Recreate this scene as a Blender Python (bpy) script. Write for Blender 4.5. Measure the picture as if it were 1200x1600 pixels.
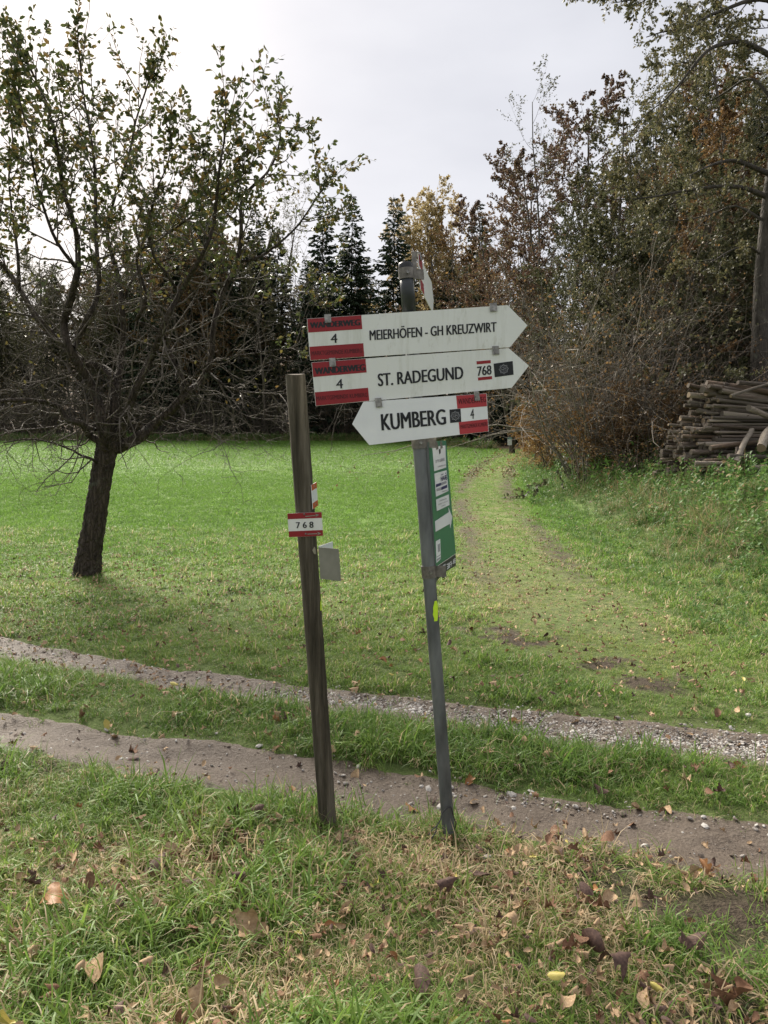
import bpy, math, random
import numpy as np
from mathutils import Vector, Matrix, Euler

for o in list(bpy.data.objects): bpy.data.objects.remove(o)
SC = bpy.context.scene
COL = SC.collection
PI = math.pi
R = math.radians
rnd = random.Random(11)
nr = np.random.default_rng(11)

# ------------------------------------------------------------------ camera
FPX, CAMH, PITCH = 1180.0, 1.65, math.atan(95/1180.0)
cam = bpy.data.cameras.new('camera'); camo = bpy.data.objects.new('camera', cam); COL.objects.link(camo)
cam.sensor_fit = 'VERTICAL'; cam.sensor_height = 36.0; cam.lens = 36.0*FPX/1600.0
cam.clip_start = 0.05; cam.clip_end = 2500
camo.location = (0, 0, CAMH); camo.rotation_euler = (PI/2-PITCH, 0, 0)
SC.camera = camo

# ------------------------------------------------------------------ world + sun
SUN_AZ, SUN_EL = R(-27), R(38)          # azimuth from +Y towards +X
w = bpy.data.worlds.new('World'); SC.world = w; w.use_nodes = True
nt = w.node_tree; nt.nodes.clear(); N = nt.nodes.new; L = nt.links.new
sky = N('ShaderNodeTexSky'); sky.sky_type = 'NISHITA'; sky.sun_disc = False
sky.sun_elevation = SUN_EL; sky.sun_rotation = SUN_AZ; sky.air_density = 1.0; sky.dust_density = 3.0
tc = N('ShaderNodeTexCoord')
nz = N('ShaderNodeTexNoise'); nz.inputs['Scale'].default_value = 2.3; nz.inputs['Detail'].default_value = 5; nz.inputs['Roughness'].default_value = .5
mp = N('ShaderNodeMapping'); mp.inputs['Scale'].default_value = (1, 1, 2.6)
L(tc.outputs['Generated'], mp.inputs['Vector']); L(mp.outputs['Vector'], nz.inputs['Vector'])
rmp = N('ShaderNodeValToRGB')
rmp.color_ramp.elements[0].position = .3; rmp.color_ramp.elements[0].color = (3.0, 3.04, 3.32, 1)
rmp.color_ramp.elements[1].position = .72; rmp.color_ramp.elements[1].color = (4.05, 4.06, 4.25, 1)
L(nz.outputs['Fac'], rmp.inputs['Fac'])
mixs = N('ShaderNodeMix'); mixs.data_type = 'RGBA'; mixs.inputs[0].default_value = .93
L(sky.outputs['Color'], mixs.inputs[6]); L(rmp.outputs['Color'], mixs.inputs[7])
# thin cloud lit from behind round the veiled sun
sd = Vector((math.sin(SUN_AZ)*math.cos(R(17)), math.cos(SUN_AZ)*math.cos(R(17)), math.sin(R(17))))
vn = N('ShaderNodeVectorMath'); vn.operation = 'NORMALIZE'; L(tc.outputs['Generated'], vn.inputs[0])
dt = N('ShaderNodeVectorMath'); dt.operation = 'DOT_PRODUCT'; dt.inputs[1].default_value = sd; L(vn.outputs[0], dt.inputs[0])
mr = N('ShaderNodeMapRange'); mr.inputs[1].default_value = .915; mr.inputs[2].default_value = 1.0; mr.interpolation_type = 'SMOOTHERSTEP'
L(dt.outputs['Value'], mr.inputs[0])
glow = N('ShaderNodeMix'); glow.data_type = 'RGBA'; glow.blend_type = 'ADD'; glow.inputs[7].default_value = (1.3, 1.0, .66, 1)
L(mr.outputs[0], glow.inputs[0]); L(mixs.outputs[2], glow.inputs[6])
bg = N('ShaderNodeBackground'); bg.inputs['Strength'].default_value = 0.1
L(glow.outputs[2], bg.inputs['Color'])
wo = N('ShaderNodeOutputWorld'); L(bg.outputs[0], wo.inputs[0])

sun = bpy.data.lights.new('sun', 'SUN'); suno = bpy.data.objects.new('sun', sun); COL.objects.link(suno)
sun.energy = 5.0; sun.angle = R(24); sun.color = (1.0, .93, .82)
sdir = Vector((math.sin(SUN_AZ)*math.cos(SUN_EL), math.cos(SUN_AZ)*math.cos(SUN_EL), math.sin(SUN_EL)))
suno.rotation_euler = sdir.to_track_quat('Z', 'Y').to_euler(); suno.location = sdir*60
vs = SC.view_settings; vs.view_transform = 'Standard'; vs.look = 'None'; vs.exposure = 1.1; vs.gamma = 1.0; vs.use_curve_mapping = False
SC.cycles.max_bounces = 6; SC.cycles.diffuse_bounces = 3; SC.cycles.transparent_max_bounces = 4

# ------------------------------------------------------------------ helpers
def at(px, py, Y):
    a = (px-600)/FPX; b = (800-py)/FPX
    d = Vector((a, math.cos(PITCH)+b*math.sin(PITCH), -math.sin(PITCH)+b*math.cos(PITCH)))
    return Vector((0, 0, CAMH)) + d*(Y/d.y)

def sstep(a, b, x):
    t = np.clip((np.asarray(x, float)-a)/(b-a), 0, 1); return t*t*(3-2*t)

def _hash(ix, iy, s):
    h = (ix.astype(np.int64)*374761393 + iy.astype(np.int64)*668265263 + s*974634777) & 0x7fffffff
    h = ((h ^ (h >> 13))*1274126177) & 0x7fffffff
    return ((h ^ (h >> 16)) & 0xffff)/65535.0

def vnoise(x, y, s=0):
    x = np.asarray(x, float); y = np.asarray(y, float)
    ix = np.floor(x); iy = np.floor(y); fx = x-ix; fy = y-iy
    fx = fx*fx*(3-2*fx); fy = fy*fy*(3-2*fy)
    a = _hash(ix, iy, s); b = _hash(ix+1, iy, s); c = _hash(ix, iy+1, s); d = _hash(ix+1, iy+1, s)
    return (a*(1-fx)+b*fx)*(1-fy)+(c*(1-fx)+d*fx)*fy

def fbm(x, y, s=0, o=3):
    v = 0; a = .5; t = 0
    for k in range(o):
        v = v+a*vnoise(np.asarray(x)*2**k, np.asarray(y)*2**k, s+k*7); t += a; a *= .55
    return v/t

def d_near(x): return 3.57-.355*x
def d_far(x):
    xx = np.clip(x, -9, 6); return 4.80-.385*xx+.02*xx*xx + (x-xx)*-.36
COSR = .94
def path_edge(y):
    yy = np.minimum(y, 40); return 3.2+.0040*np.maximum(yy-5, 0)**2 + .28*np.maximum(y-40, 0)
def path_left(y):
    return np.interp(y, [4.5, 6, 8, 14, 22, 30, 38, 60], [2.0, 1.0, .75, 1.1, 1.9, 3.3, 4.9, 10])
def forest_edge(x): return 66-17*sstep(0, 8, x)

def gh(x, y):
    x = np.asarray(x, float); y = np.asarray(y, float)
    z = .045*2.5*np.logaddexp(0, (y-10)/2.5)
    z = z + .22*8*np.logaddexp(0, (np.minimum(y, 190)-100)/8)
    e = x-path_edge(y)
    gy = sstep(5, 13, y)
    z = z + 1.0*sstep(-.3, 3.8, e)*gy + .16*np.clip(e-4, 0, 60)*gy
    near = sstep(30, 8, y)
    z = z + .05*(fbm(x*1.1, y*1.1, 3)-.5)*near + .028*(vnoise(x*5, y*5, 9)-.5)*near
    s1 = (y-d_near(x))*COSR; s2 = (y-d_far(x))*COSR
    z = z - .05*np.exp(-(s1/.24)**2) - .05*np.exp(-(s2/.24)**2)
    mid = np.exp(-((y-(d_near(x)+d_far(x))/2)/.35)**2)
    z = z + .02*mid
    return z
def ghs(x, y): return float(gh(np.array([x]), np.array([y]))[0])
def ground_at(px, py):
    lo, hi = 1.0, 80.0
    for Y in np.linspace(1.2, 80, 400):
        p = at(px, py, Y)
        if p.z < ghs(p.x, p.y): hi = Y; break
        lo = Y
    for _ in range(20):
        m = (lo+hi)/2; p = at(px, py, m)
        if p.z < ghs(p.x, p.y): hi = m
        else: lo = m
    p = at(px, py, hi); return Vector((p.x, p.y, ghs(p.x, p.y)))

def tag(o, label=None, cat=None, group=None, kind=None):
    if label: o['label'] = label
    if cat: o['category'] = cat
    if group: o['group'] = group
    if kind: o['kind'] = kind
    return o
def empty(name, loc=(0, 0, 0), rz=0, s=1.0):
    o = bpy.data.objects.new(name, None); COL.objects.link(o)
    o.location = loc; o.rotation_euler = (0, 0, rz); o.scale = (s, s, s); o.empty_display_size = .1
    return o
def link(name, me, parent=None, mat=None):
    o = bpy.data.objects.new(name, me); COL.objects.link(o)
    if parent is not None: o.parent = parent
    if mat is not None and len(me.materials) == 0: me.materials.append(mat)
    return o
def copy_tree(o, parent=None):
    c = o.copy(); COL.objects.link(c); c.parent = parent
    for ch in o.children: copy_tree(ch, c)
    return c

def mesh_np(name, V, loops, sizes, mat=None, smooth=False, attrs=None):
    """V (n,3); loops flat vertex indices; sizes loop count of each face"""
    me = bpy.data.meshes.new(name)
    V = np.asarray(V, np.float32); loops = np.asarray(loops, np.int32); sizes = np.asarray(sizes, np.int32)
    me.vertices.add(len(V)); me.vertices.foreach_set('co', V.ravel())
    me.loops.add(len(loops)); me.loops.foreach_set('vertex_index', loops)
    me.polygons.add(len(sizes))
    me.polygons.foreach_set('loop_start', np.concatenate([[0], np.cumsum(sizes)[:-1]]).astype(np.int32))
    me.update(calc_edges=True)
    if smooth: me.polygons.foreach_set('use_smooth', np.ones(len(sizes), bool))
    for k, a in (attrs or {}).items():
        at_ = me.attributes.new(k, 'FLOAT', 'POINT'); at_.data.foreach_set('value', np.asarray(a, np.float32))
    if mat: me.materials.append(mat)
    return me

class MB:
    def __init__(s): s.v = []; s.f = []
    def poly(s, pts, thick=None, n=None):
        """flat polygon; with thick it is a prism extruded along -n"""
        b = len(s.v); k = len(pts)
        s.v += [tuple(p) for p in pts]; s.f.append(list(range(b, b+k)))
        if thick:
            s.v += [tuple(Vector(p)-n*thick) for p in pts]
            s.f.append(list(range(b+2*k-1, b+k-1, -1)))
            for i in range(k):
                j = (i+1) % k; s.f.append([b+j, b+i, b+k+i, b+k+j])
    def box(s, c, ex, ey, ez):
        c = Vector(c); ex, ey, ez = Vector(ex), Vector(ey), Vector(ez)
        b = len(s.v)
        for k in (-1, 1):
            for (i, j) in ((-1, -1), (1, -1), (1, 1), (-1, 1)): s.v.append(tuple(c+ex*i+ey*j+ez*k))
        for f in ((3, 2, 1, 0), (4, 5, 6, 7), (0, 1, 5, 4), (1, 2, 6, 5), (2, 3, 7, 6), (3, 0, 4, 7)): s.f.append([b+q for q in f])
    def tube(s, pts, rad, n=8, caps=True):
        pts = [Vector(p) for p in pts]
        if not hasattr(rad, '__len__'): rad = [rad]*len(pts)
        b = len(s.v); ref = None
        for i, p in enumerate(pts):
            t = (pts[min(i+1, len(pts)-1)]-pts[max(i-1, 0)]).normalized()
            if ref is None: ref = t.orthogonal().normalized()
            ref = (ref-t*ref.dot(t)).normalized(); q = t.cross(ref)
            for k in range(n):
                a = 2*PI*k/n; s.v.append(tuple(p+(ref*math.cos(a)+q*math.sin(a))*rad[i]))
        for i in range(len(pts)-1):
            for k in range(n):
                k2 = (k+1) % n; s.f.append([b+i*n+k, b+i*n+k2, b+(i+1)*n+k2, b+(i+1)*n+k])
        if caps:
            s.f.append([b+k for k in range(n-1, -1, -1)]); e = b+(len(pts)-1)*n; s.f.append([e+k for k in range(n)])
    def build(s, name, mat=None, parent=None, smooth=False):
        me = bpy.data.meshes.new(name); me.from_pydata(s.v, [], s.f); me.update()
        if smooth: me.polygons.foreach_set('use_smooth', np.ones(len(me.polygons), bool))
        return link(name, me, parent, mat)

# ------------------------------------------------------------------ materials
def lin(r, g, b):
    f = lambda c: (c/255/12.92 if c/255 <= .04045 else ((c/255+.055)/1.055)**2.4)
    return (f(r), f(g), f(b))
def new_mat(name):
    m = bpy.data.materials.new(name); m.use_nodes = True; t = m.node_tree; t.nodes.clear()
    o = t.nodes.new('ShaderNodeOutputMaterial'); return m, t, o
def noise_node(t, scale, detail=4, rough=.55, vec=None, stretch=None, obj=True):
    n = t.nodes.new('ShaderNodeTexNoise'); n.inputs['Scale'].default_value = scale
    n.inputs['Detail'].default_value = detail; n.inputs['Roughness'].default_value = rough
    c = t.nodes.new('ShaderNodeTexCoord'); src = c.outputs['Object']
    if not obj:
        g = t.nodes.new('ShaderNodeNewGeometry'); src = g.outputs['Position']
    if stretch:
        mp = t.nodes.new('ShaderNodeMapping'); mp.inputs['Scale'].default_value = stretch
        t.links.new(src, mp.inputs['Vector']); src = mp.outputs['Vector']
    t.links.new(src, n.inputs['Vector']); return n
def ramp_node(t, fac, stops):
    r = t.nodes.new('ShaderNodeValToRGB'); e = r.color_ramp.elements
    while len(e) < len(stops): e.new(.5)
    for el, (p, c) in zip(e, stops): el.position = p; el.color = (*c, 1)
    t.links.new(fac, r.inputs['Fac']); return r
def mix_node(t, fac, a, b, mode='MIX'):
    m = t.nodes.new('ShaderNodeMix'); m.data_type = 'RGBA'; m.blend_type = mode
    for sock, val in ((0, fac), (6, a), (7, b)):
        if isinstance(val, (int, float)): m.inputs[sock].default_value = val
        elif isinstance(val, tuple): m.inputs[sock].default_value = (*val, 1)
        else: t.links.new(val, m.inputs[sock])
    return m.outputs[2]
def math_node(t, op, a, b=0.0, clamp=False):
    m = t.nodes.new('ShaderNodeMath'); m.operation = op; m.use_clamp = clamp
    for i, val in enumerate((a, b)):
        if isinstance(val, (int, float)): m.inputs[i].default_value = val
        else: t.links.new(val, m.inputs[i])
    return m.outputs[0]
def attr_node(t, name, typ='GEOMETRY'):
    a = t.nodes.new('ShaderNodeAttribute'); a.attribute_name = name; a.attribute_type = typ; return a.outputs['Fac']
def bump_node(t, h, dist=.01, strength=1.0):
    b = t.nodes.new('ShaderNodeBump'); b.inputs['Distance'].default_value = dist; b.inputs['Strength'].default_value = strength
    t.links.new(h, b.inputs['Height']); return b.outputs['Normal']
def pbsdf(t, o, col, rough=.7, spec=.3, metal=0.0, normal=None):
    p = t.nodes.new('ShaderNodeBsdfPrincipled')
    if isinstance(col, tuple): p.inputs['Base Color'].default_value = (*col, 1)
    else: t.links.new(col, p.inputs['Base Color'])
    p.inputs['Roughness'].default_value = rough; p.inputs['Metallic'].default_value = metal
    p.inputs['Specular IOR Level'].default_value = spec
    if normal is not None: t.links.new(normal, p.inputs['Normal'])
    if o is not None: t.links.new(p.outputs[0], o.inputs['Surface'])
    return p
def simple(name, stops, scale=8, rough=.7, spec=.3, metal=0.0, bump=0.0, stretch=None, detail=4, obj=True):
    m, t, o = new_mat(name)
    n = noise_node(t, scale, detail, .6, stretch=stretch, obj=obj)
    c = ramp_node(t, n.outputs['Fac'], stops)
    nm = bump_node(t, n.outputs['Fac'], bump) if bump else None
    pbsdf(t, o, c.outputs['Color'], rough, spec, metal, nm); return m
def leafy(name, stops, trans=.35, rough=.55, spec=.25, hue_obj=0.0, dry=None, inst=False):
    """leaf/blade material: colour from the per leaf attribute bc"""
    m, t, o = new_mat(name)
    f = attr_node(t, 'bc')
    if hue_obj:
        oi = t.nodes.new('ShaderNodeObjectInfo')
        f = math_node(t, 'ADD', f, math_node(t, 'MULTIPLY', math_node(t, 'SUBTRACT', oi.outputs['Random'], .5), hue_obj), True)
    if inst:
        f = math_node(t, 'ADD', math_node(t, 'MULTIPLY', f, .6), math_node(t, 'MULTIPLY', attr_node(t, 'tint', 'INSTANCER'), .4), True)
    c = ramp_node(t, f, stops).outputs['Color']
    if dry is not None: c = mix_node(t, attr_node(t, 'dry'), c, dry)
    p = pbsdf(t, None, c, rough, spec)
    tr = t.nodes.new('ShaderNodeBsdfTranslucent'); t.links.new(c, tr.inputs['Color'])
    mx = t.nodes.new('ShaderNodeMixShader'); mx.inputs[0].default_value = trans
    t.links.new(p.outputs[0], mx.inputs[1]); t.links.new(tr.outputs[0], mx.inputs[2]); t.links.new(mx.outputs[0], o.inputs['Surface'])
    return m

def bark(name, dark, light, scale=14, stretch=(1, 1, .25), bump=.02, lichen=None):
    m, t, o = new_mat(name)
    n = noise_node(t, scale, 5, .65, stretch=stretch)
    v = t.nodes.new('ShaderNodeTexVoronoi'); v.feature = 'DISTANCE_TO_EDGE'; v.inputs['Scale'].default_value = scale*1.6
    mp = t.nodes.new('ShaderNodeMapping'); mp.inputs['Scale'].default_value = stretch
    c0 = t.nodes.new('ShaderNodeTexCoord'); t.links.new(c0.outputs['Object'], mp.inputs['Vector']); t.links.new(mp.outputs[0], v.inputs['Vector'])
    h = math_node(t, 'ADD', n.outputs['Fac'], math_node(t, 'MINIMUM', math_node(t, 'MULTIPLY', v.outputs['Distance'], 3.0), .6))
    c = ramp_node(t, n.outputs['Fac'], [(.3, dark), (.7, light)]).outputs['Color']
    if lichen:
        n2 = noise_node(t, 5, 5, .7); f = ramp_node(t, n2.outputs['Fac'], [(.58, (0, 0, 0)), (.68, (1, 1, 1))]).outputs['Color']
        c = mix_node(t, math_node(t, 'MULTIPLY', f, .6), c, lichen)
    if name.endswith('log_bark'):     # every log weathered to its own tone
        oi = t.nodes.new('ShaderNodeObjectInfo'); k = math_node(t, 'ADD', math_node(t, 'MULTIPLY', math_node(t, 'POWER', oi.outputs['Random'], 1.6), 1.25), .45)
        cx = t.nodes.new('ShaderNodeCombineXYZ'); [t.links.new(k, cx.inputs[i]) for i in range(3)]
        c = mix_node(t, 1.0, c, cx.outputs[0], 'MULTIPLY')
    pbsdf(t, o, c, .85, .2, normal=bump_node(t, h, bump)); return m

M_bark_apple = bark('apple_bark', (.024, .019, .015), (.095, .075, .058), 13, bump=.045, lichen=(.13, .14, .10))
M_bark_brown = bark('brown_bark', (.05, .04, .032), (.13, .107, .085), 9, lichen=(.16, .17, .12))
M_bark_dark = bark('dark_tree_bark', (.03, .026, .022), (.095, .083, .07), 9, lichen=(.14, .14, .11))
M_bark_grey = bark('grey_bark', (.07, .063, .055), (.19, .17, .15), 8, lichen=(.2, .2, .15))
M_twig_pale = bark('pale_twig_bark', (.11, .095, .08), (.27, .24, .2), 9)
M_bark_spruce = bark('spruce_bark', (.04, .032, .026), (.10, .08, .065), 8)

M_twig_apple = bark('apple_twig_bark', (.055, .045, .036), (.165, .142, .12), 9)
M_apple_leaf = leafy('apple_leaf', [(0, (.045, .062, .022)), (.6, (.09, .105, .034)), (.85, (.16, .135, .04)), (1, (.18, .11, .035))], .32, .45, .35)
M_leaf_olive = leafy('olive_leaf', [(0, (.046, .052, .026)), (.6, (.098, .10, .05)), (1, (.15, .13, .06))], .4, hue_obj=.5)
M_leaf_rust = leafy('rust_leaf', [(0, (.06, .036, .018)), (.5, (.128, .076, .036)), (1, (.21, .13, .052))], .4, hue_obj=.5)
M_leaf_yellow = leafy('yellow_leaf', [(0, (.26, .19, .085)), (.6, (.42, .33, .15)), (1, (.52, .45, .26))], .45, hue_obj=.3)
M_leaf_red = leafy('reddish_leaf', [(0, (.075, .04, .03)), (.55, (.115, .072, .048)), (1, (.115, .10, .05))], .4, hue_obj=.3)
M_needle = leafy('spruce_needle', [(0, (.014, .024, .014)), (.6, (.03, .047, .024)), (1, (.055, .07, .035))], .12, .6, .2, hue_obj=.5)
M_weed = leafy('weed_leaf', [(0, (.05, .11, .028)), (.6, (.125, .23, .055)), (.9, (.21, .29, .085)), (1, (.28, .26, .12))], .35, inst=True, dry=(.36, .27, .15))
M_grass = leafy('grass_blade', [(0, (.075, .14, .028)), (.45, (.165, .28, .052)), (.75, (.25, .345, .075)), (1, (.42, .39, .16))], .46, .5, .35, inst=True, dry=(.56, .44, .27))

M_mud = None
def ground_material():
    m, t, o = new_mat('meadow_soil')
    n = noise_node(t, 9, 6, .65, obj=False); n2 = noise_node(t, 55, 4, .65, obj=False); n3 = noise_node(t, .55, 5, .6, obj=False)
    g = ramp_node(t, n.outputs['Fac'], [(.25, (.085, .155, .03)), (.5, (.15, .27, .05)), (.78, (.21, .33, .07))]).outputs['Color']
    g = mix_node(t, math_node(t, 'MULTIPLY', n3.outputs['Fac'], .6), g, (.17, .25, .065))
    n4 = noise_node(t, .17, 6, .7, obj=False); g = mix_node(t, ramp_node(t, n4.outputs['Fac'], [(.46, (0, 0, 0)), (.62, (.75, .75, .75))]).outputs['Color'], g, (.15, .19, .06))
    pth = ramp_node(t, n2.outputs['Fac'], [(.25, (.16, .125, .075)), (.5, (.22, .195, .095)), (.75, (.26, .27, .10))]).outputs['Color']
    soil = ramp_node(t, n2.outputs['Fac'], [(.3, (.038, .029, .021)), (.7, (.125, .098, .07))]).outputs['Color']
    lit = ramp_node(t, n2.outputs['Fac'], [(.3, (.045, .03, .018)), (.7, (.16, .10, .055))]).outputs['Color']
    c = mix_node(t, attr_node(t, 'path'), g, pth)
    c = mix_node(t, attr_node(t, 'near'), c, mix_node(t, .5, soil, g))
    c = mix_node(t, attr_node(t, 'soil'), c, soil)
    c = mix_node(t, attr_node(t, 'forest'), c, lit)
    h = math_node(t, 'ADD', n.outputs['Fac'], n2.outputs['Fac'])
    pbsdf(t, o, c, .9, .15, normal=bump_node(t, h, .03)); return m

# ------------------------------------------------------------------ ground sheet
def graded(fine_lo, fine_hi, step, end_lo, end_hi, g=1.09):
    c = list(np.arange(fine_lo, fine_hi, step)); s = step; x = c[-1]
    while x < end_hi: s = min(s*g, 40); x += s; c.append(x)
    s = step; x = fine_lo; lo = []
    while x > end_lo: s = min(s*g, 40); x -= s; lo.append(x)
    return np.array(lo[::-1]+c)
xs = graded(-4, 4.4, .055, -600, 600); ys = graded(1.4, 8, .055, -40, 900, 1.035)
GX, GY = np.meshgrid(xs, ys)
GZ = gh(GX, GY)
nx, ny = len(xs), len(ys)
idx = np.arange(nx*ny).reshape(ny, nx)
quads = np.stack([idx[:-1, :-1], idx[:-1, 1:], idx[1:, 1:], idx[1:, :-1]], -1).reshape(-1, 4)
fx, fy = GX.ravel(), GY.ravel()
def path_mask(x, y):
    e = path_edge(y)-.1; l = path_left(y)
    wob = .5*(fbm(x*1.2, y*.6, 31)-.5)
    return sstep(-.2, .55, x+wob-l)*sstep(.15, -.6, x+wob-e+.25)*sstep(4.4, 5.6, y+wob)
def path_lines(x, y):
    c = (path_left(y)+path_edge(y))/2-.15+.25*(fbm(y*.3, y*0, 35)-.5); q = np.minimum(np.abs(x-c-.68), np.abs(x-c+.68))
    return np.exp(-(q/.30)**2)*sstep(7, 11, y)*sstep(52, 46, y)*(.35+.65*sstep(.28, .50, fbm(x*1.1, y*.55, 36)))
def soil_mask(x, y):
    # trampled bare mud on the path, and bare spots in the near verge
    n = fbm(x*2.3, y*2.3, 41)
    p = np.exp(-((x-(1.25+.62*(6.4-y)))/.30)**2)*sstep(4.3, 5.0, y)*sstep(7.6, 6.6, y)
    n5 = vnoise(x*4.5, y*6, 48); s = sstep(.44, .60, n*.45+n5*.42+p*.16-.06)*(p > .25)
    v = sstep(.60, .68, fbm(x*1.7, y*1.7, 47))*(y < d_near(x)-.25)
    b = np.exp(-(((x-1.25)/.4)**2+((y-2.62)/.16)**2))
    return np.clip(s+v*.8+(b > .5)*b+.85*path_lines(x, y), 0, 1)
A_path = path_mask(fx, fy)*(.62+.38*sstep(.35, .65, fbm(fx*1.6, fy*.8, 33)))*(1-.15*sstep(10, 20, fy)); A_soil = soil_mask(fx, fy)
A_forest = np.clip(sstep(-2, 1.5, fy-forest_edge(fx)) + sstep(3.2, 5, fx-path_edge(fy))*sstep(9, 14, fy), 0, 1)
A_near = sstep(16, 6, fy)
A_soil = np.clip(A_soil+.55*sstep(.2, .9, fx-path_edge(fy))*sstep(5, 9, fy), 0, 1)
gme = mesh_np('ground', np.stack([fx, fy, GZ.ravel()], 1), quads.ravel(), np.full(len(quads), 4), ground_material(), True,
              {'path': A_path, 'soil': A_soil, 'forest': A_forest, 'near': A_near})
tag(link('ground', gme), 'green meadow rising gently to the forest', kind='structure')

# ------------------------------------------------------------------ wheel tracks of bare mud
def mud_material():
    m, t, o = new_mat('track_mud')
    n = noise_node(t, 4, 6, .65, obj=False); n2 = noise_node(t, 60, 5, .7, obj=False)
    c = ramp_node(t, n.outputs['Fac'], [(.3, (.078, .055, .037)), (.55, (.128, .095, .068)), (.8, (.165, .128, .093))]).outputs['Color']
    c = mix_node(t, .5, c, ramp_node(t, n2.outputs['Fac'], [(.35, (.075, .054, .038)), (.5, (.128, .097, .071)), (.72, (.25, .205, .16))]).outputs['Color'])
    h = math_node(t, 'ADD', math_node(t, 'MULTIPLY', n.outputs['Fac'], 1.5), n2.outputs['Fac'])
    pbsdf(t, o, c, .62, .35, normal=bump_node(t, h, .014)); return m
M_mud = mud_material()
def rut_half(x, s): return .225+.12*(fbm(x*1.1, x*0+s, 60+s)-.5)+.02*(vnoise(x*5, x*0, 70+s)-.5)+(.07*sstep(-.3, 1.6, x) if s == 2 else .03)
def track(fc, seed, name, label):
    us = np.concatenate([np.arange(-14, -4, .12), np.arange(-4, 4, .03), np.arange(4, 14.1, .12)])
    ts = np.linspace(-1.25, 1.25, 31)
    U, T = np.meshgrid(us, ts, indexing='ij')
    hw = rut_half(U, seed)
    nxv = .34; nyv = .94
    hwe = hw*(1+.12*(vnoise(U*4, T*2, 80+seed)-.5))
    X = U+T*hwe*nxv; Y = fc(U)+T*hwe*nyv
    Z = gh(X, Y)+.012-.05*np.clip(np.abs(T)-.82, 0, 1)**1.0*2.2 + .016*(fbm(X*7, Y*7, 90+seed)-.5) + .012*(vnoise(X*24, Y*24, 95)-.5)
    n1, n2 = U.shape; ii = np.arange(n1*n2).reshape(n1, n2)
    q = np.stack([ii[:-1, :-1], ii[1:, :-1], ii[1:, 1:], ii[:-1, 1:]], -1).reshape(-1, 4)
    me = mesh_np(name, np.stack([X.ravel(), Y.ravel(), Z.ravel()], 1), q.ravel(), np.full(len(q), 4), M_mud, True)
    tag(link(name, me), label, kind='structure')
track(d_near, 1, 'dirt_track', 'nearer muddy wheel rut of the farm track')
track(d_far, 2, 'dirt_track', 'farther gravelly wheel rut of the farm track')
def track_dist(x, y):
    """<0 inside a rut"""
    a = np.abs(y-d_near(x))*COSR-rut_half(x, 1); b = np.abs(y-d_far(x))*COSR-rut_half(x, 2)
    return np.minimum(a, b)

# ------------------------------------------------------------------ scattering by geometry nodes
def scatter(name, pts, rot, scl, ids, tint, protos, label, mat=None):
    me = bpy.data.meshes.new(name); n = len(pts)
    me.vertices.add(n); me.vertices.foreach_set('co', np.asarray(pts, np.float32).ravel())
    a = me.attributes.new('rot', 'FLOAT_VECTOR', 'POINT'); a.data.foreach_set('vector', np.asarray(rot, np.float32).ravel())
    a = me.attributes.new('scl', 'FLOAT_VECTOR', 'POINT'); a.data.foreach_set('vector', np.asarray(scl, np.float32).ravel())
    a = me.attributes.new('idx', 'INT', 'POINT'); a.data.foreach_set('value', np.asarray(ids, np.int32))
    a = me.attributes.new('tint', 'FLOAT', 'POINT'); a.data.foreach_set('value', np.asarray(tint, np.float32))
    pc = bpy.data.collections.new(name+'_shapes')
    for k, p in enumerate(protos):
        ob = bpy.data.objects.new('%s_shape_%02d' % (name, k), p); pc.objects.link(ob)
    ng = bpy.data.node_groups.new(name, 'GeometryNodeTree')
    ng.interface.new_socket('Geometry', in_out='INPUT', socket_type='NodeSocketGeometry')
    ng.interface.new_socket('Geometry', in_out='OUTPUT', socket_type='NodeSocketGeometry')
    gi = ng.nodes.new('NodeGroupInput'); go = ng.nodes.new('NodeGroupOutput')
    ci = ng.nodes.new('GeometryNodeCollectionInfo'); ci.inputs['Collection'].default_value = pc
    ci.inputs['Separate Children'].default_value = True; ci.inputs['Reset Children'].default_value = True
    ip = ng.nodes.new('GeometryNodeInstanceOnPoints'); ip.inputs['Pick Instance'].default_value = True
    def na(nm, ty):
        q = ng.nodes.new('GeometryNodeInputNamedAttribute'); q.data_type = ty; q.inputs['Name'].default_value = nm
        return [s for s in q.outputs if s.enabled and s.name == 'Attribute'][0]
    ng.links.new(gi.outputs[0], ip.inputs['Points']); ng.links.new(ci.outputs[0], ip.inputs['Instance'])
    ng.links.new(na('idx', 'INT'), ip.inputs['Instance Index']); ng.links.new(na('rot', 'FLOAT_VECTOR'), ip.inputs['Rotation'])
    ng.links.new(na('scl', 'FLOAT_VECTOR'), ip.inputs['Scale'])
    ng.links.new(ip.outputs[0], go.inputs[0])
    o = link(name, me); md = o.modifiers.new('scatter', 'NODES'); md.node_group = ng
    tag(o, label, kind='stuff'); return o

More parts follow.
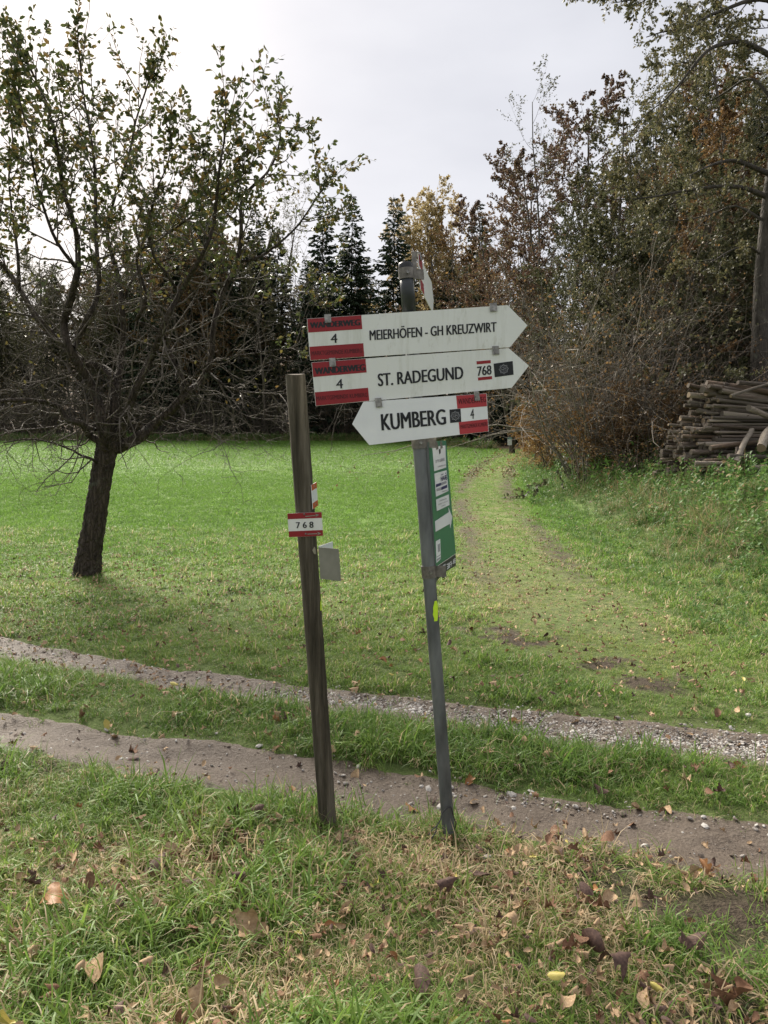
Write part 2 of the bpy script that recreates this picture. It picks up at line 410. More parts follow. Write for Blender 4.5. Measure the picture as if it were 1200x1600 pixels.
def blades_mesh(name, rng, n, rad, hmin, hmax, w, lean, dryp, mat, seg=3, flat=0.0):
    V = []; F = []; S = []; bc = []; dr = []
    for k in range(n):
        a = rng.uniform(0, 2*PI); r = rad*math.sqrt(rng.random()); bx, by = r*math.cos(a), r*math.sin(a)
        h = rng.uniform(hmin, hmax); dirn = rng.uniform(0, 2*PI); ln = lean*rng.uniform(.3, 1.4)
        dry = 1.0 if rng.random() < dryp else 0.0
        if dry and rng.random() < .6: ln *= 2.0; h *= .8
        ww = w*rng.uniform(.6, 1.3); c = rng.random(); b0 = len(V)
        fa = dirn+PI/2+rng.uniform(-.7, .7); px_, py_ = math.cos(fa), math.sin(fa)
        x, y, z = bx, by, -.012; el = max(.12, PI/2-ln*.35)
        st = h/seg
        for i in range(seg+1):
            wi = ww*(1, .95, .7, .0)[min(3, int(round(i*3/seg)))]
            if i < seg:
                V.append((x-px_*wi/2, y-py_*wi/2, z)); V.append((x+px_*wi/2, y+py_*wi/2, z)); bc += [c, c]; dr += [dry, dry]
            else:
                V.append((x, y, z)); bc.append(c); dr.append(dry)
            x += math.cos(dirn)*math.cos(el)*st; y += math.sin(dirn)*math.cos(el)*st; z = max(z+math.sin(el)*st, .004 if i > 0 else -1)
            el -= ln*.62*rng.uniform(.6, 1.3)
        for i in range(seg-1):
            F += [b0+2*i, b0+2*i+1, b0+2*i+3, b0+2*i+2]; S.append(4)
        e = b0+2*(seg-1); F += [e, e+1, e+2]; S.append(3)
    return mesh_np(name, V, F, S, mat, False, {'bc': bc, 'dry': dr})

def rosette_mesh(name, rng, n, size, mat, stem=0.0, dryp=.05):
    V = []; F = []; S = []; bc = []; dr = []
    for k in range(n):
        a = 2*PI*k/n+rng.uniform(-.5, .5); l = size*rng.uniform(.6, 1.2); wd = l*rng.uniform(.28, .5)
        z0 = stem*rng.random(); el = rng.uniform(.1, .9); c = rng.random(); d0 = 1.0 if rng.random() < dryp else 0.0
        u = Vector((math.cos(a)*math.cos(el), math.sin(a)*math.cos(el), math.sin(el))); s = Vector((-math.sin(a), math.cos(a), 0))
        o = Vector((rng.uniform(-1, 1), rng.uniform(-1, 1), 0))*size*.5+Vector((0, 0, z0)); up = Vector((0, 0, 1)); b = len(V)
        P = [o, o+u*l*.35-s*wd*.5+up*l*.06, o+u*l*.75-s*wd*.38, o+u*l-up*l*.12, o+u*l*.75+s*wd*.38, o+u*l*.35+s*wd*.5+up*l*.06, o+u*l*.5-up*l*.02]
        V += [tuple(p) for p in P]; bc += [c]*7; dr += [d0]*7
        for f in ((0, 6, 1), (1, 6, 2), (2, 6, 3), (3, 6, 4), (4, 6, 5), (5, 6, 0)): F += [b+q for q in f]; S.append(3)
        if stem: # thin stem
            b = len(V); V += [(o.x-.002, o.y, -.02), (o.x+.002, o.y, -.02), (o.x, o.y, z0)]; bc += [c*.6]*3; dr += [d0]*3; F += [b, b+1, b+2]; S.append(3)
    return mesh_np(name, V, F, S, mat, False, {'bc': bc, 'dry': dr})

M_grass_far = leafy('meadow_blade', [(0, (.085, .165, .03)), (.5, (.145, .265, .045)), (1, (.20, .315, .065))], .48, .55, .25, inst=True, dry=(.36, .32, .15))
rg = random.Random(5)
PROT = []
for k in range(5): PROT.append(blades_mesh('short_tuft', rg, 18, .06, .04, .10, .0050, 1.2, .10, M_grass))     # 0-4 short meadow grass
for k in range(5): PROT.append(blades_mesh('long_tuft', rg, 15, .05, .06, .20, .0058, 1.35, .24, M_grass))       # 5-9 long verge grass
for k in range(4): PROT.append(blades_mesh('straw_tuft', rg, 15, .065, .05, .16, .0044, 2.0, .72, M_grass))       # 10-13 straw
for k in range(4): PROT.append(rosette_mesh('leaf_rosette', rg, 6, .038, M_weed))                                # 14-17 low broad leaves
for k in range(4): PROT.append(blades_mesh('far_tuft', rg, 26, .16, .04, .10, .010, 1.2, .03, M_grass_far, 2))       # 18-21 far
def in_view(x, y, m=1.0): return np.abs(x) < .56*y+m
def rand_pts(n, y0, y1, m=1.0, pw=1.0):
    y = y0+(y1-y0)*nr.random(n); wd = .56*y+m; keep = nr.random(n) < wd/(.56*y1+m); y = y[keep]; wd = wd[keep]
    return (nr.random(len(y))*2-1)*wd, y
def area(y0, y1, m): return .56*(y1*y1-y0*y0)+2*m*(y1-y0)
GP, GR, GS, GI, GT = [], [], [], [], []
def add_grass(x, y, ids, s, tint, zoff=0.0, sz=None):
    n = len(x)
    if n == 0: return
    GP.append(np.stack([x, y, gh(x, y)+zoff], 1)); GR.append(np.stack([nr.normal(0, .12, n), nr.normal(0, .12, n), nr.random(n)*2*PI], 1))
    sv = s*(.75+.5*nr.random(n)); szv = sv*(sz if sz is not None else 1.0)*(.8+.4*nr.random(n)); GS.append(np.stack([sv, sv, szv], 1)); GI.append(ids); GT.append(tint)
def straw_field(x, y):
    p = fbm(x*2.1, y*2.1, 101)+.06
    near_pole = np.exp(-(((x-.25)/.33)**2+((y-2.75)/.42)**2)) + .8*np.exp(-(((x-.05)/.5)**2+((y-2.3)/.25)**2)) + .5*np.exp(-(((x+.9)/.3)**2+((y-2.75)/.2)**2))
    return p+.33*near_pole
# near verge, between camera and the nearer rut
def fill(y0, y1, dens, m, kind):
    n = int(dens*area(y0, y1, m)*1.9); x, y = rand_pts(n, y0, y1, m)
    n_target = int(dens*area(y0, y1, m)); x, y = x[:n_target], y[:n_target]
    td = track_dist(x, y); keep = td > .02+.05*vnoise(x*12, y*12, 5)-.03
    stray = (td <= .02) & (td > -.13) & (nr.random(len(x)) < .30*np.exp(td/.06))
    keep |= stray
    x, y = x[keep], y[keep]
    sm = soil_mask(x, y); pm = path_mask(x, y)
    k = nr.random(len(x)) > sm*.9
    x, y, pm = x[k], y[k], pm[k]
    verge = (y < d_near(x)); mid = (~verge) & (y < d_far(x))
    st = straw_field(x, y)
    ids = nr.integers(0, 5, len(x)); s = np.ones(len(x)); r = nr.random(len(x))
    lush = fbm(x*.9, y*.9, 55)
    if kind == 'near':
        ids = np.where(verge & (r < .46), 5+nr.integers(0, 5, len(x)), ids)
        ids = np.where(mid & (r < .40*sstep(.35, .6, lush)+.12), 5+nr.integers(0, 5, len(x)), ids)
        strw = verge & (nr.random(len(x)) < .85*sstep(.42, .67, st)*(.55+1.1*vnoise(x*6, y*6, 143))); ids = np.where(strw, 10+nr.integers(0, 4, len(x)), ids)
        ros = (nr.random(len(x)) < .045+.09*(fbm(x*2, y*2, 77) > .58)); ids = np.where(ros & (~strw), 14+nr.integers(0, 4, len(x)), ids)
        s = np.where(verge, .95, .85)
        td2 = track_dist(x, y); s = s*np.where(td2 < .08, .7, 1.0)
    if kind == 'mid':
        strw = nr.random(len(x)) < .05+.35*pm; ids = np.where(strw, 10+nr.integers(0, 4, len(x)), ids)
        ros = (nr.random(len(x)) < .05+.10*(fbm(x*1.2, y*1.2, 78) > .6)); ids = np.where(ros, 14+nr.integers(0, 4, len(x)), ids)
    s = s*(1-.55*pm)*(.70+.75*sstep(.3, .75, fbm(x*2.6, y*2.6, 141)))
    tint = np.clip(.25+1.0*(fbm(x*.7, y*.7, 23)-.4)+.7*(fbm(x*3.1, y*3.1, 24)-.5)+.5*pm+.18*verge+.3*verge*sstep(.45, .7, st), 0, 1)
    add_grass(x, y, ids, s, tint)
fill(1.5, 4.3, 1050, 1.9, 'near')
fill(4.3, 6.6, 800, 1.9, 'near')
fill(6.6, 9.5, 420, 1.8, 'mid'); fill(9.5, 14, 190, 1.8, 'mid')
x, y = rand_pts(110000, 8, 32, 1.5); k = (x < path_edge(y)+.5) & (nr.random(len(x)) < sstep(8, 13, y)*sstep(32, 22, y)*(1-.9*path_lines(x, y))); x, y = x[k][:34000], y[k][:34000]
add_grass(x, y, 18+nr.integers(0, 4, len(x)), 1.0*(1-.3*path_mask(x, y)), np.clip(.25+.8*(fbm(x*.4, y*.4, 23)-.4)+.45*path_mask(x, y), 0, 1), sz=.7*(1-.35*path_mask(x, y)))
x, y = rand_pts(100000, 18, 66, 3); k = (x < path_edge(y)+1) & (y < forest_edge(x)) & (nr.random(len(x)) < (sstep(18, 32, y)+.05)*(1-.85*path_lines(x, y))); x, y = x[k][:36000], y[k][:36000]
add_grass(x, y, 18+nr.integers(0, 4, len(x)), 1.3+1.0*sstep(20, 40, y), np.clip(.3+.8*(fbm(x*.25, y*.25, 23)-.4)+.6*path_mask(x, y), 0, 1), sz=.36*(1-.5*path_mask(x, y)))
x, y = rand_pts(1500, 11, 48, 2); k = (x < path_left(y)-.3) & (fbm(x*.35, y*.35, 151) > .50); x, y = x[k], y[k]
add_grass(x, y, 18+nr.integers(0, 4, len(x)), 1.0+.9*nr.random(len(x)), np.zeros(len(x)), sz=.9)
for (cx_, cy_, rr_, nn_) in ((.275, 3.16, .04, 46), (-.24, 3.24, .055, 60), (-3.92, 10.0, .24, 90)):
    a_ = nr.random(nn_)*6.28; q_ = rr_+np.abs(nr.normal(0, .05, nn_))+.01
    add_grass(cx_+q_*np.cos(a_), cy_+q_*np.sin(a_), np.where(nr.random(nn_) < .3, 10+nr.integers(0, 4, nn_), 5+nr.integers(0, 5, nn_)), .85*np.ones(nn_), np.clip(nr.normal(.45, .2, nn_), 0, 1))
scatter('grass', np.concatenate(GP), np.concatenate(GR), np.concatenate(GS), np.concatenate(GI), np.concatenate(GT), PROT,
        'green grass with patches of straw over the verge and meadow')

# weeds and brambles on the bank at the right
WP = []
for k in range(5): WP.append(rosette_mesh('weed_leaves', rg, 12, .075, M_weed, .16, .05))
for k in range(3): WP.append(rosette_mesh('bramble_leaves', rg, 22, .085, M_weed, .40, .10))
for k in range(3): WP.append(blades_mesh('dry_stalks', rg, 26, .12, .25, .60, .007, 1.3, .65, M_weed))
for k in range(3): WP.append(blades_mesh('bank_grass', rg, 24, .10, .12, .30, .007, 1.1, .1, M_weed))
GP, GR, GS, GI, GT = [], [], [], [], []
x, y = rand_pts(150000, 5, 40, 2.5); e = x-path_edge(y)
k = (e > -.25+.6*(fbm(x, y, 5)-.5)) & (e < 6.5); x, y, e = x[k], y[k], e[k]
pr = np.clip(1.0*np.minimum(1, 11/y), 0, 1); k = nr.random(len(x)) < pr; x, y, e = x[k], y[k], e[k]
tall = sstep(.3, 1.6, e)*sstep(7, 11, y)
r = nr.random(len(x)); ids = np.where(r < .5, nr.integers(0, 5, len(x)), 11+nr.integers(0, 3, len(x)))
ids = np.where((nr.random(len(x)) < .35*tall+.0), 5+nr.integers(0, 3, len(x)), ids)
dryf = fbm(x*.8, y*.5, 91)+.35*np.exp(-(((x-4.6)/.9)**2+((y-11.5)/2.2)**2))
ids = np.where((nr.random(len(x)) < .75*sstep(.6, .85, dryf)*tall+.04*tall), 8+nr.integers(0, 3, len(x)), ids)
s = (.55+.5*tall)*np.where(y > 18, 1.5, 1.0)
k = nr.random(len(x)) < .9
add_grass(x[k], y[k], ids[k], s[k], np.clip(.2+.9*(fbm(x*.8, y*.8, 92)-.3), 0, 1)[k])
# rough margin along the foot of the forest
x = nr.uniform(-45, 12, 5200); y = forest_edge(x)+nr.uniform(-1.2, 2.2, len(x))
k = x < path_left(y)-.5; x, y = x[k], y[k]
add_grass(x, y, np.where(nr.random(len(x)) < .6, 8+nr.integers(0, 3, len(x)), 5+nr.integers(0, 3, len(x))), 2.0*np.ones(len(x)), np.clip(nr.normal(.5, .25, len(x)), 0, 1), sz=.7)
scatter('weeds', np.concatenate(GP), np.concatenate(GR), np.concatenate(GS), np.concatenate(GI), np.concatenate(GT), WP,
        'weeds, brambles and dry stalks on the bank and forest margin')

# ------------------------------------------------------------------ gravel
def stone_mesh(rng, name, mat):
    import bmesh
    bm = bmesh.new(); bmesh.ops.create_icosphere(bm, subdivisions=1, radius=1)
    for v in bm.verts: v.co *= rng.uniform(.7, 1.15); v.co.z *= .6; v.co.x *= 1.15
    me = bpy.data.meshes.new(name); bm.to_mesh(me); bm.free(); me.materials.append(mat); return me
M_stone = simple('pale_stone', [(.3, (.30, .27, .24)), (.7, (.62, .59, .54))], 3, .8, .25, obj=False)
M_stone2 = simple('grey_stone', [(.3, (.16, .14, .125)), (.7, (.34, .31, .28))], 3, .8, .25, obj=False)
M_clod = simple('mud_clod', [(.3, (.11, .085, .065)), (.7, (.22, .18, .145))], 20, .8, .2, obj=False)
SP = [stone_mesh(rg, 'gravel_stone', M_stone) for _ in range(3)]+[stone_mesh(rg, 'gravel_stone', M_stone2) for _ in range(2)]+[stone_mesh(rg, 'mud_clod', M_clod) for _ in range(2)]
GP, GR, GS, GI, GT = [], [], [], [], []
def gravel(fc, seed, n, x0, x1, dens):
    x = nr.uniform(x0, x1, n); hw = rut_half(x, seed); t = nr.normal(0, .5, n); keep = (np.abs(t) < 1.1) & (nr.random(n) < dens(x, t)); x, t, hw = x[keep], t[keep], hw[keep]
    X = x+t*hw*.34; Y = fc(x)+t*hw*.94; m = len(X)
    s = np.exp(nr.normal(math.log(.0042), .55, m)); s = np.clip(s, .0018, .02)
    GP.append(np.stack([X, Y, gh(X, Y)+.014], 1)); GR.append(nr.uniform(0, 6.28, (m, 3))*np.array([.1, .1, 1])); GS.append(np.stack([s, s, s], 1))
    GI.append(np.where(nr.random(m) < .75, nr.integers(0, 5, m), 5+nr.integers(0, 2, m))); GT.append(nr.random(m))
gravel(d_far, 2, 52000, -3.6, 3.4, lambda x, t: sstep(-1.2, .9, x+.8*(vnoise(x*2, x*0, 8)-.5))*np.exp(-((t-.25)/.55)**2)*.9+.05)
gravel(d_near, 1, 16000, -3.2, 2.8, lambda x, t: .05+.45*sstep(.5, .75, fbm(x*1.6, t*2, 6))*np.exp(-((t-.6)/.4)**2))
scatter('gravel', np.concatenate(GP), np.concatenate(GR), np.concatenate(GS), np.concatenate(GI), np.concatenate(GT), SP, 'pale gravel strewn along the wheel ruts')

# ------------------------------------------------------------------ fallen leaves
M_dead = [simple('tan_dead_leaf', [(.3, (.28, .18, .10)), (.7, (.50, .36, .22))], 9, .75, .2),
          simple('brown_dead_leaf', [(.3, (.11, .055, .03)), (.7, (.25, .14, .082))], 9, .75, .2),
          simple('dark_dead_leaf', [(.3, (.055, .032, .026)), (.7, (.15, .09, .068))], 9, .7, .25),
          simple('orange_dead_leaf', [(.3, (.22, .095, .035)), (.7, (.40, .21, .085))], 30, .55, .35),
          simple('yellow_dead_leaf', [(.3, (.42, .34, .07)), (.7, (.58, .50, .16))], 30, .55, .3)]
def dead_leaf(rng, name, mat, lobed=False):
    nu, nv = 9, 5; V = []; F = []; S = []
    c1 = rng.uniform(-3.5, 3.8); c2 = rng.choice((-1, 1, 1))*rng.uniform(3.5, 9.5); tw = rng.uniform(-1.4, 1.4); ph = rng.uniform(0, 6)
    for i in range(nu):
        u = i/(nu-1); wd = .36*math.sin(PI*min(1, u*.93+.05))**.75
        if lobed: wd *= 1+.5*math.sin(u*14+ph)
        wd = max(wd, .015)
        for j in range(nv):
            v = (j/(nv-1)*2-1); x = u-.5; yy = v*wd
            yy2 = yy; z = .16*c1*(x*x)*.7+.16*c2*(yy*yy)*1.8+tw*x*yy*.7+.03*rng.uniform(-1, 1)
            V.append((x*.9, yy2*(1-.22*abs(c2)*abs(yy)*.5), z))
    for i in range(nu-1):
        for j in range(nv-1):
            a = i*nv+j; F += [a, a+1, a+nv+1, a+nv]; S.append(4)
    b = len(V)  # stalk
    V += [(.45, -.006, 0), (.45, .006, 0), (.68, 0, .05+.03*c1)]; F += [b, b+1, b+2]; S.append(3)
    V = np.array(V); V[:, 2] -= V[:, 2].min()
    return mesh_np(name, V, F, S, mat, True)
LEAFM = []; LK = []
for ci, m_ in enumerate(M_dead):
    for q in range(4):
        LEAFM.append(dead_leaf(rg, 'fallen_leaf', m_, lobed=(q % 2 == 1))); LK.append(ci)
CN = ['tan', 'brown', 'dark brown', 'orange', 'yellow']
def leaf_obj(x, y, size, mi, label, group, lift=None, tilt=.42):
    o = link('fallen_leaf', LEAFM[mi])
    td = float(track_dist(np.array([x]), np.array([y]))[0])
    lift = (.010 if td < 0 else (rnd.uniform(.03, .075) if y < 3.4 else rnd.uniform(.02, .05))) if lift is None else lift
    o.location = (x, y, ghs(x, y)+lift); o.rotation_euler = (rnd.gauss(0, tilt), rnd.gauss(0, tilt), rnd.uniform(0, 6.28)); s = size
    o.scale = (s, s*rnd.uniform(.75, 1.1), s)
    tag(o, label, 'leaf', group); return o
# the leaves that stand out, at the spots where they lie
SPEC = [(776, 1440, .105, 0, 'large pale tan leaf with pointed lobes lying in the verge grass below the wooden post'), ]
SPEC = [
 (388, 1465, .15, 1, 'large tan star shaped leaf lying in the verge grass below the wooden post'),
 (245, 1372, .11, 8, 'narrow grey brown leaf standing edgewise in the verge grass at left'),
 (85, 1424, .12, 13, 'bright orange brown leaf half sunk in the grass at the left edge'),
 (545, 1436, .10, 0, 'tan leaf on the straw between the two posts, closest to the camera there'),
 (690, 1405, .10, 9, 'dark curled leaf lying in straw right below the metal post'),
 (748, 1385, .10, 8, 'dark reddish leaf standing up in the grass just right of the metal post'),
 (790, 1475, .10, 3, 'light brown rolled leaf in the straw right of the metal post'),
 (930, 1488, .11, 8, 'dark purple brown leaf in the right verge, upper left of the lone flat leaf'),
 (953, 1545, .12, 9, 'large flat dark leaf lying alone in the right verge'),
 (1085, 1495, .10, 10, 'dark leaf tilted on its edge in the grass at right'),
 (1155, 1580, .13, 5, 'big brown crumpled leaf in the bottom right corner'),
 (660, 1555, .11, 8, 'dark brown leaf at the bottom edge below the metal post'),
 (300, 1580, .12, 3, 'tan rolled leaf at the bottom edge, left of the middle'),
 (150, 1535, .13, 2, 'long tan leaf folded over green stems near the bottom left'),
 (868, 1305, .085, 4, 'brown leaf with a paler one, on the nearer rut right of the metal post'),
 (993, 1266, .09, 0, 'pale tan leaf on the grass edge above the nearer rut at right'),
 (803, 1133, .085, 12, 'orange leaf lying on the pale gravel of the farther rut'),
 (1000, 1153, .075, 5, 'dark brown leaf on the pale gravel at the right'),
 (762, 1190, .07, 0, 'round tan leaf in the grass strip right of the metal post'),
 (180, 1156, .09, 1, 'tan leaf on the edge of the nearer rut, left of the dark one'),
 (207, 1190, .085, 8, 'dark brown leaf lying in the middle of the nearer rut at left'),
 (272, 1072, .07, 16, 'bright yellow leaf lying on the farther rut at left'),
 (562, 1162, .075, 3, 'tan leaf in the middle grass strip right of the wooden post'),
 (455, 1238, .06, 12, 'small round orange leaf on the nearer rut left of the wooden post'),
 (557, 1215, .08, 2, 'tan leaf lying on the rut edge just right of the wooden post'),
 (640, 1272, .085, 13, 'orange leaf lying on bare mud between the two posts'),
]
for (px_, py_, sz, mi, lab) in SPEC:
    p = ground_at(px_, py_); leaf_obj(p.x, p.y, sz, mi, lab, None)
# the rest of the nearer leaves, one object each
zones = {'v': ('lying in the grassy verge in front of the posts', 'leaves in the near verge'), 'm': ('lying on the grass strip between the ruts', 'leaves on the middle grass strip'),
         't': ('lying on the bare mud of a wheel rut', 'leaves on the ruts'), 'f': ('lying on the meadow edge beyond the ruts', 'leaves beyond the ruts')}
cnt = 0
while cnt < 262:
    yv = rnd.uniform(1.75, 4.6) if rnd.random() < .85 else rnd.uniform(5, 7); xv = rnd.uniform(-1, 1)*(.52*yv+.1)
    td = float(track_dist(np.array([xv]), np.array([yv]))[0])
    z_ = 't' if td < 0 else ('v' if yv < d_near(xv) else ('m' if yv < d_far(xv) else 'f'))
    if z_ == 't' and rnd.random() < .6: continue
    if z_ == 'm' and rnd.random() < .3: continue
    if z_ == 'v' and float(fbm(np.array([xv*1.3]), np.array([yv*1.3]), 64)[0]) < .42: continue
    mi = rnd.choices(range(20), weights=[9]*4+[5]*4+[3]*4+[1.2]*4+[.3]*4)[0]
    c = LK[mi]
    leaf_obj(xv, yv, rnd.uniform(.04, .08), mi, 'small %s fallen leaf %s' % (CN[c], zones[z_][0]), '%s %s' % (CN[c], zones[z_][1])); cnt += 1
# the small litter farther off
yv = np.concatenate([nr.uniform(4.5, 15, 9000), nr.uniform(1.7, 4.4, 3600), nr.uniform(14, 30, 6000), nr.uniform(26, 48, 14000)]); xv = (nr.random(len(yv))*2-1)*(.53*yv+.3)
tree_d = np.hypot(xv+3.2, (yv-9)*.8); pr = np.where(yv < 14.9, (.16+.84*np.exp(-(tree_d/3.2)**2))*sstep(14.5, 9.5, yv)+.6*path_mask(xv, yv), path_mask(xv, yv)*.8)
pr = np.where(yv < 4.4, 1.0*(yv < d_near(xv)-.22)*sstep(.42, .62, fbm(xv*2.0, yv*2.0, 64)*.6+straw_field(xv, yv)*.4)+.05, pr)
pr = np.where(yv > 14.9, np.clip(.22*path_mask(xv, yv)+1.1*path_lines(xv, yv), 0, 1), pr)
k = (nr.random(len(yv)) < pr) & (xv < path_edge(yv)+1); xv, yv = xv[k], yv[k]; n = len(xv)
s = np.where(yv > 26, .09, np.where(yv > 14.9, .05, .04)); s = np.where(yv > 14.9, s, np.where(yv < 4.4, .034, .04))*(.6+.8*nr.random(n))
scatter('leaf_litter', np.stack([xv, yv, gh(xv, yv)+.035], 1), np.stack([nr.normal(0, .4, n), nr.normal(0, .4, n), nr.random(n)*6.28], 1), np.stack([s, s*.8, s], 1),
        nr.choice(20, n, p=np.array([12]*4+[5]*4+[2.5]*4+[.4]*4+[.2]*4)/80.4), nr.random(n), LEAFM, 'small dry leaves and scraps strewn over the grass and path')

# single stones
for (px_, py_, s) in [(690, 1265, .03), (800, 1245, .028), (830, 1240, .02), (405, 1168, .022), (150, 1170, .016), (338, 1148, .016), (1170, 1120, .025), (345, 1068, .014), (560, 1200, .018), (760, 1342, .02)]:
    p = ground_at(px_, py_); o = link('stone', SP[rnd.randrange(3)]); o.location = p+Vector((0, 0, s*.5)); o.scale = (s, s*.8, s*.8); o.rotation_euler = (0, 0, rnd.uniform(0, 6))
    tag(o, 'small pale stone lying loose by a wheel rut', 'stone', 'loose pale stones by the ruts')

# ------------------------------------------------------------------ signposts
M_board = None
def sign_white():
    m, t, o = new_mat('white_sign_paint')
    n = noise_node(t, 3.0, 6, .65, obj=False); n2 = noise_node(t, 24, 5, .75, obj=False, stretch=(1, 1, .35))
    f = ramp_node(t, n.outputs['Fac'], [(.35, (0, 0, 0)), (.75, (1, 1, 1))]).outputs['Color']
    c = mix_node(t, math_node(t, 'MULTIPLY', f, .35), (.70, .71, .70), (.53, .535, .48))
    sp = ramp_node(t, n2.outputs['Fac'], [(.58, (0, 0, 0)), (.74, (1, 1, 1))]).outputs['Color']
    c = mix_node(t, math_node(t, 'MULTIPLY', sp, .42), c, (.27, .26, .18))
    n3 = noise_node(t, 7, 6, .75, obj=False, stretch=(2.2, 1, .22)); st = ramp_node(t, n3.outputs['Fac'], [(.52, (0, 0, 0)), (.72, (1, 1, 1))]).outputs['Color']
    c = mix_node(t, math_node(t, 'MULTIPLY', st, .38), c, (.36, .355, .27))
    pbsdf(t, o, c, .42, .4); return m
M_board = sign_white()
M_board2 = simple('clean_white_paint', [(.3, (.66, .67, .70)), (.7, (.76, .77, .79))], 5, .4, .4, obj=False)
M_red = simple('red_sign_paint', [(.3, (.21, .008, .014)), (.7, (.28, .014, .02))], 5, .45, .35, obj=False)
M_red2 = simple('faded_red_paint', [(.3, (.34, .022, .032)), (.7, (.42, .04, .05))], 5, .45, .35, obj=False)
M_orange = simple('orange_red_paint', [(.3, (.42, .09, .03)), (.7, (.52, .13, .05))], 5, .5, .35, obj=False)
M_black = simple('black_print', [(.3, (.010, .011, .014)), (.7, (.018, .019, .023))], 9, .5, .3)
M_darkred = simple('dark_red_print', [(.3, (.05, .004, .008)), (.7, (.07, .006, .01))], 9, .5, .3)
M_grey_print = simple('grey_print', [(.3, (.25, .25, .28)), (.7, (.34, .34, .37))], 9, .5, .3)
M_navy = simple('navy_print', [(.3, (.02, .018, .09)), (.7, (.03, .026, .12))], 9, .5, .3)
M_green = simple('green_sign_paint', [(.3, (.030, .150, .085)), (.7, (.042, .185, .105))], 4, .35, .45, obj=False)
M_blackplate = simple('black_plate', [(.3, (.02, .02, .021)), (.7, (.04, .04, .042))], 8, .5, .35)
M_zinc = simple('galvanised_steel', [(.32, (.05, .053, .055)), (.68, (.19, .20, .205))], 9, .55, .4, .3, .003, stretch=(1, 1, .3))
M_clip = simple('dull_steel_clip', [(.3, (.10, .095, .09)), (.7, (.34, .33, .31))], 60, .4, .5, .75)
M_clamp = simple('weathered_clamp', [(.3, (.10, .09, .08)), (.7, (.24, .22, .20))], 40, .55, .4, .6)
M_cap = simple('black_cap', [(.3, (.012, .012, .013)), (.7, (.03, .03, .031))], 20, .45, .4)
M_alu = simple('weathered_aluminium', [(.3, (.19, .185, .16)), (.7, (.30, .29, .26))], 9, .5, .45, .35)
M_neon = simple('neon_yellow_paint', [(.3, (.50, .78, .02)), (.7, (.62, .85, .05))], 40, .6, .3)
M_wire = simple('dark_wire', [(.3, (.02, .02, .022)), (.7, (.06, .06, .065))], 20, .4, .5, .5)
M_scar = simple('pale_wood_scar', [(.3, (.20, .18, .13)), (.7, (.34, .31, .24))], 40, .7, .3)

def text_mesh(s, bold=0.0, fixed=None):
    cu = bpy.data.curves.new('lettering', 'FONT'); cu.body = s; cu.align_x = 'LEFT'; cu.offset = bold; cu.resolution_u = 3; cu.fill_mode = 'FRONT' if False else 'BOTH'
    ob = bpy.data.objects.new('lettering', cu); COL.objects.link(ob)
    dg = bpy.context.evaluated_depsgraph_get(); dg.update()
    me = bpy.data.meshes.new_from_object(ob.evaluated_get(dg)); bpy.data.objects.remove(ob); bpy.data.curves.remove(cu)
    V = np.array([v.co[:2] for v in me.vertices]); F = [list(p.vertices) for p in me.polygons]; bpy.data.meshes.remove(me)
    lo, hi = V.min(0), V.max(0); return (V-lo)/(hi-lo), F

class Flat:
    """a flat plate given by its four real corners; u along the top edge, v down"""
    def __init__(s, TL, TR, BR, BL):
        s.c = [Vector(q) for q in (TL, TR, BR, BL)]; s.n = (s.c[1]-s.c[0]).cross(s.c[0]-s.c[3]).normalized()
    def w(s, u, v, off=0.0):
        a, b, c, d = s.c; p = (a*(1-u)+b*u)*(1-v)+(d*(1-u)+c*u)*v; return p+s.n*off
    def plate(s, name, uv, mat, parent, thick=.003, off=0.0):
        m = MB(); m.poly([s.w(u, v, off) for u, v in uv][::-1], thick, s.n); return m.build(name, mat, parent)
    def text(s, name, txt, quad, mat, parent, bold=.0, off=.0016):
        """quad: text corners TL, TR, BR, BL in uv"""
        V, F0 = text_mesh(txt, 0.0); (a, b, c, d) = [Vector((*q, 0)) for q in quad]; P = []; F = []
        wd_ = (s.w(*quad[1])-s.w(*quad[0])).length; ht_ = (s.w(*quad[3])-s.w(*quad[0])).length; e_ = bold*.048/max(2.5, len(txt))
        for k, sh in enumerate((-1, 0, 1) if bold > 0 else (0,)):      # heavier strokes: three passes side by side
            nb = len(P); dx = sh*e_
            for x, y in V:
                x = x*(1-2*e_)+dx+e_; q = (d*(1-x)+c*x)*(1-y)+(a*(1-x)+b*x)*y; P.append(tuple(s.w(q.x, q.y, off+k*.00012)))
            F += [[nb+i for i in f_] for f_ in F0]
        me = bpy.data.meshes.new(name); me.from_pydata(P, [], F); me.update(); return link(name, me, parent, mat)
    def rect(s, u0, v0, u1, v1): return [(u0, v0), (u1, v0), (u1, v1), (u0, v1)]
def inv_bilinear(cs, p):
    u = v = .5; a, b, c, d = [np.array(q, float) for q in cs]; p = np.array(p, float)
    for _ in range(12):
        q = (a*(1-u)+b*u)*(1-v)+(d*(1-u)+c*u)*v; r = p-q
        du = (b-a)*(1-v)+(c-d)*v; dv = (d-a)*(1-u)+(c-b)*u
        J = np.array([du, dv]).T; st = np.linalg.solve(J, r); u += st[0]; v += st[1]
    return (u, v)

